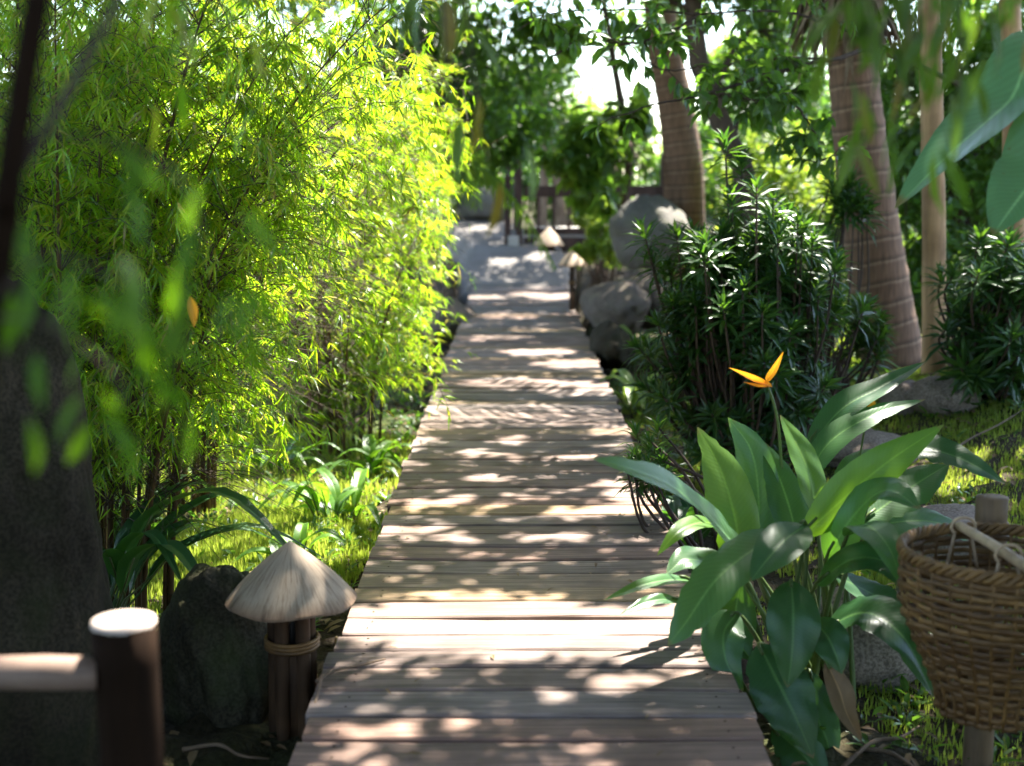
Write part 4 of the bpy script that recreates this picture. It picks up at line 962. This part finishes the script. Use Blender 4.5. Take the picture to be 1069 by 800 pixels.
# near sapling at left: out-of-focus stem, branch and leaves
def near_sapling():
    b = np.array([-.80, 1.45, float(gz(-.8, 1.45))])
    t = thing('near_sapling', 'dark out-of-focus sapling stem slanting up at the upper left corner', 'tree', b)
    mb = MB(); st = spline([b, b + [.05, 0, .8], P(-12, 330, 1.42), P(8, 200, 1.4), P(24, 90, 1.4), P(40, -10, 1.4), P(55, -120, 1.42), P(60, -250, 1.45)], 40)
    mb.tube(st, np.linspace(.017, .012, 40), 9); mb.build('trunk', M['log'], t)
    br = MB(); br.tube(spline([P(12, 190, 1.4), P(45, 140, 1.42), P(85, 70, 1.45), P(125, -5, 1.48), P(150, -80, 1.5)], 16), np.linspace(.007, .005, 16), 7)
    br.tube(spline([P(-10, 320, 1.42), P(40, 270, 1.35), P(110, 285, 1.3), P(150, 330, 1.28)], 12), np.linspace(.003, .001, 12), 5)
    br.tube(spline([P(45, 140, 1.42), P(120, 150, 1.4), P(190, 190, 1.38), P(220, 280, 1.36)], 12), np.linspace(.003, .001, 12), 5)
    br.tube(spline([P(-12, 330, 1.42), P(50, 340, 1.36), P(120, 390, 1.34), P(130, 430, 1.34)], 12), np.linspace(.003, .001, 12), 5)
    br.build('branches', M['twig'], t)
    cm = MB()
    for (px, py, n, s) in [(115, 288, 3, 18), (62, 312, 2, 14), (130, 395, 3, 16), (135, 440, 2, 14), (220, 290, 4, 26), (235, 300, 3, 20), (70, 220, 4, 50), (150, 330, 5, 50), (60, 380, 4, 40), (210, 240, 4, 40), (120, 190, 3, 50), (30, 260, 4, 30), (180, 380, 3, 40)]:
        p = np.array([P(px + rng.normal() * s, py + rng.normal() * s, rng.uniform(1.25, 1.5)) for _ in range(n)])
        leaves(cm, T_STRAP, p, norm(rnd_dir(n) * .6 + np.array([.1, -.1, -.9])), norm(np.array([0, -.6, .6]) + rnd_dir(n) * .5), rng.uniform(.05, .08, n), rng.uniform(.011, .016, n))
    cm.build('crown', M['sapling_leaf'], t)
near_sapling()

def near_spray(label, start, ends, Y, n, L, W, m, seed):
    global rng
    kr = rng; rng = np.random.default_rng(seed)
    t = thing('hanging_spray', label, 'branch', start, 'near leaf sprays hanging in from above')
    br = MB(); p, d = [], []
    for e in ends:
        e = np.array(e); sp = spline([start, (np.array(start) + e) / 2 + np.array([0, 0, .12]), e], 16); br.tube(sp, np.linspace(.006, .0015, 16), 5)
        k = rng.integers(5, 16, n); p.append(sp[k] + rng.normal(size=(n, 3)) * .045); d.append(norm(rnd_dir(n) * .6 + norm(e - np.array(start)) * .4 + np.array([0, 0, -.6])))
    br.build('branches', M['twig'], t)
    p = np.concatenate(p); d = np.concatenate(d); s = rng.uniform(.6, 1.2, len(p))
    cm = MB(); leaves(cm, T_STRAP, p, d, norm(np.array([0, -.4, .8]) + rnd_dir(len(p)) * .6), L * s, W * s); cm.build('foliage', m, t)
    rng = kr
near_spray('blurred leafy spray with yellowing tips hanging in the upper right corner', P(1010, -260, 2.5), [P(905, 40, 2.3), P(950, 95, 2.3), P(1000, 120, 2.25), P(1040, 60, 2.3), P(930, -10, 2.3), P(985, 40, 2.35), P(900, 150, 2.4), P(860, 20, 2.3), P(930, 150, 2.4)], 2.3, 26, .11, .018, M['fore_leaf'], 51)
near_spray('blurred bright green spray hanging above the path, right of the bamboo', P(440, -220, 2.6), [P(505, 155, 2.6), P(470, 130, 2.6), P(440, 60, 2.6), P(490, 90, 2.65)], 2.6, 12, .12, .022, M['fore_leaf'], 52)
near_spray('blurred spray of yellow-green leaves over the top of the bamboo', P(230, -240, 2.2), [P(230, 40, 2.2), P(160, 30, 2.2), P(300, 50, 2.25), P(190, 90, 2.2), P(280, 110, 2.3)], 2.2, 14, .10, .014, M['bamboo_leaf'], 53)

# unseen shade trees above the picture, crowns shaped for the dapples wanted
def canopy():
    trunks = [('tall shade tree hidden behind the left bamboo, its crown over the path', (-4.6, 8.0)), ('tall shade tree out beyond the right edge, its crown over the planks', (4.9, 6.2)),
              ('tall unseen shade tree added to cut skylight behind the viewer at left', (-3.4, -1.2)), ('tall unseen shade tree added to cut skylight behind the viewer at right', (4.2, -1.5)),
              ('tall shade tree far left of the rock path', (-5.6, 16.5)), ('tall shade tree right of the yellow-green shrub', (6.6, 14.5))]
    xy = np.array([a[1] for a in trunks])
    n = 400000
    p = np.stack([rng.uniform(-5.2, 6.4, n), rng.uniform(-5.0, 27.5, n), rng.uniform(5.0, 8.0, n)], 1)
    e = 30000; ez = rng.uniform(5.0, 8.0, e)  # extra leaves added so that the lower left falls dark
    p = np.concatenate([p, np.stack([rng.uniform(-4.2, -1.5, e) + SUN[0] / SUN[2] * ez, rng.uniform(2.6, 6.3, e) + SUN[1] / SUN[2] * ez, ez], 1)])
    p[:, 2] += 1.0 * sm(19, 24, p[:, 1])
    # clumpy density
    dens = np.array([noise.fractal(Vector((a[0] * .55, a[1] * .55, a[2] * .6)), .9, 2.0, 3) for a in p])
    k = p[:, 2] / SUN[2]; u = p[:, 0] - SUN[0] * k; v = p[:, 1] - SUN[1] * k
    keep = ((dens > -.6) | (np.arange(len(p)) >= n)) & ~lit(p, 1.0)  # leaves left out wherever a sun spot is wanted
    keep &= ~((v > 14) & (rng.random(len(p)) < .35))
    px, py = pix(p); keep &= ~((p[:, 1] < 1.5) & (p[:, 2] > 7.4))
    px, py = pix(p); keep &= ~((py > -25) & (p[:, 1] > 0.5) & (px > -60) & (px < 1130))
    p = p[keep]
    own = np.argmin(np.linalg.norm(p[:, None, :2] - xy[None], axis=2), axis=1)
    for i, (lab, (x, y)) in enumerate(trunks):
        q = p[own == i]
        if len(q) < 50: continue
        b = gp(x, y); t = thing('shade_tree', lab, 'tree', b, 'tall shade trees')
        top = b + np.array([0, 0, 5.4]); mb = MB(); sp = spline([b, b + [.1, .05, 2.2], top], 16)
        mb.tube(sp, np.linspace(.22, .12, 16), 12, wob=.03); mb.build('trunk', M['bark'], t)
        for k in range(12):
            lm = MB(); e = q[rng.integers(len(q))]; lm.tube(spline([sp[12], (top + e) / 2 + np.array([0, 0, .2]), e], 8), np.linspace(.05, .008, 8), 5)
            lm.build('limb', M['bark'], t)
        m = len(q); s = rng.uniform(.7, 1.25, m)
        cm = MB(); leaves(cm, T_BAMBOO, q, norm(rnd_dir(m) + np.array([0, 0, -.2])), norm(np.array([0, 0, 1.0]) + rnd_dir(m) * .5), .135 * s, .075 * s)
        cm.build('crown', M['canopy_leaf'], t, smooth=False)
canopy()

# ================================================================== ROCKS
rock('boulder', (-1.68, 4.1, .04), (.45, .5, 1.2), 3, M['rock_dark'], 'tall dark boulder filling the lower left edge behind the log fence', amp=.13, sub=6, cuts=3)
rock('boulder', P(228, 700, 4.6) - [0, 0, .05], (.23, .26, .42), 5, M['rock_mossy'], 'rounded dark mossy boulder between log post and cone lantern', amp=.13, sub=6, cuts=3)
rock('boulder', P(678, 246, 16.6), (.43, .5, .46), 8, M['rock'], 'big grey boulder with pale sunlit top beside the distant palm', amp=.17, yaw=.5, cuts=6)
rock('boulder', P(506, 216, 23.5), (.45, .4, .34), 9, M['rock'], 'rounded grey boulder left of the twin gate posts', amp=.1)
rock('boulder', P(640, 318, 14.8) + [0.02, 0, -.05], (.36, .95, .30), 12, M['rock_brown'], 'dark brown rock bordering the right side of the boardwalk end', amp=.2, yaw=.1)
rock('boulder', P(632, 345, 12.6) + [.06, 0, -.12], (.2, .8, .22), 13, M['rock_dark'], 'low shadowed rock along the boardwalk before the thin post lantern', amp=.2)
rock('boulder', P(468, 330, 15.5) + [0, 0, -.1], (.3, .7, .3), 14, M['rock_brown'], 'brown rock at the left side of the boardwalk end', amp=.2)
rock('boulder', P(668, 310, 15.0) + [.2, .2, -.1], (.4, .4, .26), 15, M['rock_brown'], 'brownish low rock just below the big pale-topped boulder', amp=.2)
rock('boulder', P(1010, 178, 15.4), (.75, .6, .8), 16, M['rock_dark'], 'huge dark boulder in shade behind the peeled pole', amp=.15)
gs = 'stones on the grassy bank'
for (px, py, Y, s, sd, lab) in [(985, 432, 8.6, (.17, .2, .1), 61, 'squarish brown stone at the foot of the peeled pole'), (850, 414, 9.2, (.17, .2, .11), 62, 'greyish stone half hidden under the big dark shrub'),
                                (905, 455, 8.0, (.22, .28, .08), 63, 'flat pale stone behind the upper heliconia leaves'), (880, 492, 7.0, (.2, .3, .07), 64, 'low flat stone just behind the heliconia leaves'),
                                (1040, 408, 9.3, (.22, .2, .12), 65, 'grey stone at the right edge below the dark shrub'), (1000, 525, 6.2, (.17, .2, .09), 66, 'stone on the grass just above the basket'),
                                (905, 625, 4.9, (.16, .16, .16), 67, 'grey stone glimpsed between heliconia stems left of the basket'), (945, 430, 8.8, (.12, .15, .09), 68, 'small brown stone left of the squarish one by the pole')]:
    c = P(px, py, Y); rock('stone', (c[0], c[1], float(gz(c[0], c[1])) + s[2] * .55), [q * 1.45 for q in s], sd, M['bank_stone'], lab, 'stone', amp=.2, sub=4, group=gs)

# ================================================================== OBJECTS
def log_fence():
    t = thing('log_fence', 'rustic fence of a dark round log post and lit rail in the lower left corner', 'fence', (-.95, 2.52, -.3))
    x, y = P(130, 650, 2.52)[:2]; ztop = P(130, 648, 2.52)[2]
    mb = MB(); zz = np.linspace(-.32, ztop - .006, 14); mb.tube([(x + .004 * math.sin(z * 5), y, z) for z in zz], .061 + .002 * np.sin(zz * 9), 24, wob=.012)
    p = mb.build('post', M['log'], t)
    # cut top, its rim a little rounded
    th = np.linspace(0, 2 * math.pi, 28, endpoint=False); V = []
    for (r, z) in [(.0605, ztop - .008), (.059, ztop + .002), (.05, ztop + .005), (.03, ztop + .0045), (.001, ztop + .005)]:
        V.append(np.stack([x + .004 * math.sin(ztop * 5) + np.cos(th) * r, y + np.sin(th) * r, np.full(28, z)], 1))
    c = MB(); c.grid(np.array(V), closed=True); c.build('cut_top', M['cut'], p)
    a = P(103, 703, 2.5); b = np.array([-2.6, 2.42, a[2] - .02]); q = np.linspace(0, 1, 20)[:, None]
    r = MB(); pts = a + (b - a) * q; pts[:, 2] += .006 * np.sin(q[:, 0] * 14); r.tube(pts, .031 + .002 * np.sin(q[:, 0] * 30), 14, wob=.01); r.build('rail', M['rail'], t)
    r = MB(); pts = pts - np.array([0, 0, .42]); r.tube(pts, .028, 12); r.build('rail', M['log'], t)
    mb = MB(); mb.tube([(-2.55, 2.44, z) for z in np.linspace(-.45, ztop, 8)], .06, 18); mb.build('post', M['log'], t)
log_fence()

def lantern(label, c, rs, zrim, hs, zb, spread, stakes, group='cone-roofed path lanterns'):
    t = thing('path_lantern', label, 'lantern', (c[0], c[1], zb), group)
    n, m = 48, 12; V = np.zeros((m, n + 1, 3)); uv = np.zeros((m, n + 1, 2))
    for i in range(m):
        s = i / (m - 1); r = rs * (.93 * s + .07 * math.sin(s * math.pi)) + .004 + rs * .07 * s; z = zrim + hs * (1 - s) - .01 * rs / .2 * math.sin(s * math.pi) * 0
        for j in range(n + 1):
            th = 2 * math.pi * (j % n) / n
            k = 1 + (.006 * math.sin(th * 3 + .7) + .005 * math.sin(th * 19)) * s
            V[i, j] = (c[0] + math.cos(th) * r * k, c[1] + math.sin(th) * r * k, z + .004 * rs / .2 * math.sin(th * 5 + 1) * s * s); uv[i, j] = (j / n, s)
    mb = MB(); mb.grid(V, uv)
    W = V[::-1].copy(); W[..., 2] -= .008; W[:, :, :2] = (W[:, :, :2] - np.array(c[:2])) * .985 + np.array(c[:2]); mb.grid(W, uv[::-1])
    mb.build('lamp_shade', M['shade'], t)
    for k in range(stakes):
        a = k / stakes * 2 * math.pi + .5; o = np.array([math.cos(a), math.sin(a), 0]) * spread
        s = MB(); b = np.array([c[0], c[1], 0]); L = zrim + hs * .45
        s.tube([b + o * (1.05 - .1 * q) + np.array([0, 0, zb - .1 + (L - zb + .1) * q]) for q in np.linspace(0, 1, 8)], spread * .42, 10, wob=.03); s.build('stake', M['stake'], t)
    s = MB(); b = np.array([c[0], c[1], 0]); zt = zb + (zrim - zb) * .66
    th = np.linspace(0, 2 * math.pi, 25)
    for dz in (0, .012, .024): s.tube([b + np.array([math.cos(a) * spread * 1.45, math.sin(a) * spread * 1.45, zt + dz + .004 * math.sin(a)]) for a in th], .007, 6)
    s.build('binding', M['wicker'], t)
    s = MB(); s.tube([(c[0], c[1], zb - .1), (c[0], c[1], zt)], spread * .95, 14); s.build('core_post', M['stake'], t)
    s = MB(); s.tube([(c[0], c[1], z) for z in np.linspace(zt, zrim + hs * .3, 5)], [spread * .3, spread * .5, spread * .55, spread * .45, spread * .2], 12); s.build('lamp', M['dark_metal'], t)
    return t
c = P(304, 630, 4.35)
lantern('near cone-roofed lantern of fibrous shade on bundled stakes at the left boardwalk edge', c, .208, c[2] + .015, .192, float(gz(c[0], c[1])), .058, 5)
c = P(573, 256, 20.8)
lantern('distant pale cone-roofed lantern in front of the dark railing', c, .225, c[2], .27, float(gz(c[0], c[1])), .07, 5)
c = P(597, 277, 16.2)
lantern('cone-roofed lantern on a thin tall post at the right side of the boardwalk end', c, .17, c[2], .17, -.1, .022, 3)

def railing():
    y = 21.5
    t = thing('gate_railing', 'dark brown wooden railing with twin tall posts at the end of the path', 'railing', P(540, 262, y))
    zb = .38
    for px in (530, 542):
        s = MB(); q = P(px, 200, y); s.box((q[0], q[1], (zb + 1.95) / 2), (.10, .10, 1.95 - zb)); s.build('post', M['gate'], t, False)
    q = P(536, 250, y - .1); s = MB(); s.box((q[0], q[1] - .02, .50), (.17, .13, .30)); s.build('post_base', M['pale'], t, False)
    xa, xb = P(547, 200, y)[0], P(700, 200, y)[0]
    def z(py): return P(560, py, y)[2]
    for (a, b, d) in ((194, 206, .06), (238, 245, .05), (248, 263, .07)):
        s = MB(); s.box(((xa + xb) / 2, y + .01, (z(a) + z(b)) / 2), (xb - xa, d, z(a) - z(b))); s.build('rail', M['gate'], t, False)
    for px in (562, 578, 594, 609, 625, 641, 657, 673):
        s = MB(); s.box((P(px, 200, y)[0], y + .01, (z(206) + z(238)) / 2), (.05, .036, z(206) - z(238) + .01)); s.build('baluster', M['gate'], t, False)
    s = MB(); q = P(692, 200, y); s.box((q[0], y, (zb + z(160)) / 2), (.09, .09, z(160) - zb)); s.build('post', M['gate'], t, False)
railing()
mb = MB(); q = P(600, 238, 22.2); mb.box((q[0], q[1], q[2] - .3), (1.3, .45, .62)); o = mb.build('stone_ledge', M['pale'], None, False); tag(o, 'pale stone ledge seen between the balusters of the dark railing', 'ledge')
for i, (px, dx, lab) in enumerate([(562, -6, 'pinkish leaning bare stem behind the left balusters'), (588, 12, 'tan leaning bare stem behind the middle balusters'), (606, 16, 'thin tan stem rising right of the other two behind the railing')]):
    b = P(px, 250, 23.2); b[2] = float(gz(b[0], b[1])) - .05; tp = P(px - dx, 150, 23.2)
    mb = MB(); mb.tube(spline([b, (b + tp) / 2 + [.03, 0, 0], tp, tp + (tp - b) * .5], 12), np.linspace(.10, .06, 12), 10, wob=.03)
    t = thing('bare_tree', lab, 'tree', b, 'bare stems behind the railing'); mb.build('trunk', M['palestem'], t)

def pole(label, px, pb, pt, Y, r, m, w0=0.0):
    a = P(px, pb, Y); a[2] = float(gz(a[0], a[1])) - .1; b = P(px - 4, pt, Y)
    mb = MB(); q = np.linspace(0, 1, 24)[:, None]; pts = a + (b - a) * q; pts[:, 0] += .012 * np.sin(q[:, 0] * 4)
    mb.tube(pts, np.linspace(r * 1.08, r * .92, 24), 16, wob=.015); o = mb.build('wooden_pole', m); tag(o, label, 'pole', 'peeled wooden poles')
    return o
pole('tall tan peeled pole standing right of the thick palm trunk', 974, 417, -60, 9.6, .078, M['pole'])
pole('tan peeled pole at the right edge behind the dark whorled shrub', 1058, 425, -60, 9.7, .075, M['pole'])

def basket():
    Y = 3.72; cx, cy, _ = P(1048, 575, Y); zr = P(1048, 577, Y)[2]; zb = P(1048, 742, Y)[2]; H = zr - zb; R0 = .272
    t = thing('wicker_basket', 'round brown wicker basket hanging by rattan loops at the right edge', 'basket', (cx, cy, zb))
    def rad(s): return R0 * (.62 + .38 * sm(0, .75, s) + .0) - .012 * (1 - s)
    NS, rows = 30, 24
    body = MB()
    for k in range(rows):
        s = (k + .5) / rows; z = zb + H * s; n = NS * 6
        th = np.linspace(0, 2 * math.pi, n + 1)
        r = rad(s) + .0065 * np.cos(th * NS / 2 + k * math.pi) + .002 * rng.normal()
        zz = z + .0025 * np.sin(th * 3 + k) + rng.normal() * .001
        hh = H / rows * .47; V = np.zeros((n + 1, 6, 3))
        for j, (dr, dz) in enumerate([(.004, 0), (.0028, .8), (-.0028, .8), (-.004, 0), (-.0028, -.8), (.0028, -.8)]):
            V[:, j, 0] = cx + np.cos(th) * (r + dr); V[:, j, 1] = cy + np.sin(th) * (r + dr); V[:, j, 2] = zz + dz * hh
        body.grid(V, closed=True)
    body.build('woven_body', M['wicker'], t)
    st = MB()
    for k in range(NS):
        a = 2 * math.pi * (k + .5) / NS * 1.0
        st.tube([(cx + math.cos(a) * rad(s), cy + math.sin(a) * rad(s), zb + H * s) for s in np.linspace(0, 1.02, 10)], .0055, 6)
    st.build('ribs', M['wicker'], t)
    rm = MB(); th = np.linspace(0, 2 * math.pi, 181)
    for k in range(3):
        rm.tube(np.stack([cx + np.cos(th) * (R0 + .007 * np.cos(th * 22 + k * 2.1)), cy + np.sin(th) * (R0 + .007 * np.cos(th * 22 + k * 2.1)), zr + .012 * np.sin(th * 22 + k * 2.1)], 1), .008, 7, cap=False)
    rm.build('rim', M['wicker'], t)
    bt = MB(); V = []
    for r in (rad(0) * 1.0, rad(0) * .6, .01):
        V.append(np.stack([cx + np.cos(th) * r, cy + np.sin(th) * r, np.full(181, zb + .006)], 1))
    bt.grid(np.array(V)); bt.build('base', M['wicker'], t)
    # rattan loops round the carrying stick
    loops = [(1000, 3.9, .055), (1057, 3.46, .055)]
    A, B = P(1002, 549, 3.95), P(1090, 604, 3.35)
    for (px, Yl, w) in [(1003, 3.92, .03), (1052, 3.58, .03)]:
        f = np.clip((Yl - 3.95) / (3.35 - 3.95), 0, 1); s = A + (B - A) * f
        pts = [];
        for a in np.linspace(-.25 * math.pi, 1.25 * math.pi, 22):
            pts.append(s + np.array([math.cos(a) * .035, 0, math.sin(a) * .028 + .003]))
        p0 = np.array([s[0] + .045, s[1], zr - .10]); p1 = np.array([s[0] - .045, s[1], zr - .10])
        lp = MB(); lp.tube(spline([p0, *pts[::3], pts[-1], p1], 44), .0045, 7); lp.build('handle_loop', M['rattan'], t)
    fc = thing('rail_post', 'rough round wooden post with pale stick rail, standing behind and under the basket', 'fence', (cx, cy + .3, 0))
    q = P(1036, 519, 4.08); mb = MB(); zz = np.linspace(-.35, q[2], 16)
    mb.tube([(q[0] + .004 * math.sin(z * 6), q[1], z) for z in zz], .046 + .0015 * np.sin(zz * 13), 18, wob=.015); mb.build('post', M['postwood'], fc)
    mb = MB(); E = A + (B - A) * 2.2; mb.tube(spline([A, A * .5 + B * .5 + [0, 0, .004], B, E], 22), np.linspace(.0135, .016, 22), 12, wob=.02); mb.build('rail', M['rattan'], fc)
    mb = MB(); mb.tube([(E[0] - .02, E[1] + .03, z) for z in np.linspace(-.35, E[2] + .06, 6)], .045, 14); mb.build('post', M['postwood'], fc)
basket()

# fallen twigs and sprig
def twig(label, pts, r, name='fallen_twig'):
    mb = MB(); sp = spline(pts, 20); mb.tube(sp, np.linspace(r, r * .5, 20), 6, wob=.05); o = mb.build(name, M['deadwood']); tag(o, label, 'twig', 'fallen twigs')
twig('thin curved dry twig lying on the plank ends beside the near lantern', [G(330, 712, .01), G(350, 700, .03), G(378, 694, .012), G(402, 688, .01)], .006)
twig('bent dry stem drooping from the plank edge beside the near lantern', [G(336, 705, .02), G(326, 730, .03) - [0, 0, .05], G(318, 760, 0) - [.02, 0, .15]], .006)
for (a, b, lab) in [((190, 770), (280, 775), 'long dry twig on the soil below the mossy boulder'), ((900, 760), (985, 790), 'dry twig on dark soil under the heliconia, right part'), ((880, 780), (960, 740), 'dry stem crossing the soil under the heliconia'), ((960, 520), (1069, 490), 'dark fallen branch on the grassy bank above the basket')]:
    A, B = G(*a, -.2), G(*b, -.2); A[2] = float(gz(A[0], A[1])) + .015; B[2] = float(gz(B[0], B[1])) + .015
    twig(lab, [A, (A * .6 + B * .4) + [0, .02, .02], (A * .3 + B * .7) + [0, -.03, .015], B], .008)
# pale hanging bamboo sprig over the plank edge
def sprig():
    b = P(455, 380, 8.2); t = thing('bamboo_sprig', 'pale sunlit bamboo sprig drooping over the left edge of the planks', 'branch', b)
    m = MB(); sp = spline([P(425, 345, 8.3), P(448, 380, 8.2), P(462, 412, 8.1), P(470, 432, 8.05)], 14); m.tube(sp, .002, 4); m.build('twigs', M['twig'], t)
    n = 22; k = rng.integers(6, 14, n); c = MB()
    leaves(c, T_BAMBOO, sp[k], norm(rnd_dir(n) * .8 + np.array([.2, 0, -.5])), norm(np.array([0, -.3, 1.0]) + rnd_dir(n) * .4), rng.uniform(.07, .13, n), .014); c.build('foliage', M['bamboo_leaf'], t)
sprig()
mb = MB(); A = P(199, 310, 3.75); B = P(203, 342, 3.75); V, uv = paddle([A, (A + B) / 2 + [.004, 0, 0], B], .013, CAMN, .6, 10); mb.grid(V, uv); tag(mb.build('dry_sheath', M['orange']), 'small orange dry leaf caught in the dark part of the bamboo', 'leaf')

# ================================================================== GROUND COVER
def grass_patch(name, label, regs, h, n, m, hide=None):
    p = []
    for (x, y, rx, ry, w) in regs:
        k = int(n * w); a = rng.uniform(0, 2 * math.pi, k); r = np.sqrt(rng.random(k)) * (1 + .1 * np.sin(a * 5))
        p.append(np.stack([x + np.cos(a) * r * rx, y + np.sin(a) * r * ry], 1))
    p = np.concatenate(p); ok = (p[:, 0] < WALK_L - .05 + SHEAR * p[:, 1]) | (p[:, 0] > WALK_R + .05 + SHEAR * p[:, 1])
    p = p[ok]; N = len(p); z = gz(p[:, 0], p[:, 1])
    pos = np.stack([p[:, 0], p[:, 1], z - .015], 1)
    a = rng.uniform(0, 2 * math.pi, N); le = rng.uniform(.1, .7, N)
    d = np.stack([np.cos(a) * le, np.sin(a) * le, np.ones(N)], 1)
    mb = MB(); leaves(mb, T_GRASS, pos, d, np.stack([np.cos(a), np.sin(a), np.zeros(N)], 1) + rnd_dir(N) * .3, h * rng.uniform(.5, 1.3, N), .007)
    stuff(mb.build(name, m, smooth=False), label, 'grass')
grass_patch('lawn_grass', 'bright sunlit short lawn left of the boardwalk under the bamboo', [(-2.2, 8.2, 1.7, 2.4, 1.0), (-1.2, 6.6, .6, 1.1, .35), (-3.5, 11, 2.2, 2.0, .5)], .06, 36000, M['grass'])
grass_patch('bank_grass', 'short green grass on the stony bank at the right', [(2.4, 7.6, 1.6, 1.9, .8), (1.9, 5.2, .9, 1.2, .2), (2.0, 11, 1.4, 2.0, .4)], .045, 52000, M['grass'])
def litter():
    n = 5200; x = rng.uniform(-3.5, 4, n); y = rng.uniform(2.2, 17, n)
    ok = (x < WALK_L - .02) | (x > WALK_R + .04 + .003 * y); x, y = x[ok], y[ok]; n = len(x)
    pos = np.stack([x, y, gz(x, y) + .02], 1); a = rng.uniform(0, 2 * math.pi, n)
    mb = MB(); leaves(mb, T_BROAD, pos, np.stack([np.cos(a), np.sin(a), rng.normal(size=n) * .2], 1), norm(np.array([0, 0, 1.0]) + rnd_dir(n) * .35), rng.uniform(.04, .11, n), rng.uniform(.015, .04, n))
    m = 90; yy = rng.uniform(3.4, 17, m); xx = rng.uniform(WALK_L + .05, WALK_R - .03, m); a = rng.uniform(0, 2 * math.pi, m)
    pos = np.stack([xx, yy, walk_z(yy) + .008], 1)
    leaves(mb, T_BROAD, pos, np.stack([np.cos(a), np.sin(a), np.full(m, .12)], 1), norm(np.array([0, 0, 1.0]) + rnd_dir(m) * .2), rng.uniform(.02, .055, m), rng.uniform(.006, .02, m))
    stuff(mb.build('leaf_litter', M['dry_leaf'], smooth=False), 'brown fallen leaves scattered over the soil beside the boardwalk', 'leaf litter')
litter()

def weeds():
    mb = MB(); P0 = []
    for (x, y, rx, ry, k) in [(1.7, 4.2, .8, .9, 90), (-1.5, 6.6, .8, 1.2, 60), (-2.4, 8.5, 1.2, 1.8, 80), (2.4, 7.0, 1.2, 1.5, 60), (1.0, 9.5, .25, 3.0, 60), (-.85, 8.5, .2, 3.5, 70)]:
        a = rng.uniform(0, 2 * math.pi, k); r = np.sqrt(rng.random(k)); P0.append(np.stack([x + np.cos(a) * r * rx, y + np.sin(a) * r * ry], 1))
    q = np.concatenate(P0); ok = (q[:, 0] < WALK_L - .08) | (q[:, 0] > WALK_R + .1); q = q[ok]
    for (x, y) in q:
        m = rng.integers(7, 16); a = rng.uniform(0, 2 * math.pi, m); e = rng.uniform(.2, 1.2, m)
        c = np.array([x, y, float(gz(x, y))]); d = np.stack([np.cos(a), np.sin(a), e], 1)
        pos = c + d * rng.uniform(.0, .05, m)[:, None]
        leaves(mb, T_BROAD, pos, d, norm(np.array([0, 0, 1.0]) + rnd_dir(m) * .5), rng.uniform(.03, .09, m), rng.uniform(.012, .03, m))
    stuff(mb.build('weeds', M['dark_leaf'], smooth=False), 'small leafy weeds growing in the grass and soil beside the boardwalk', 'weeds')
weeds()
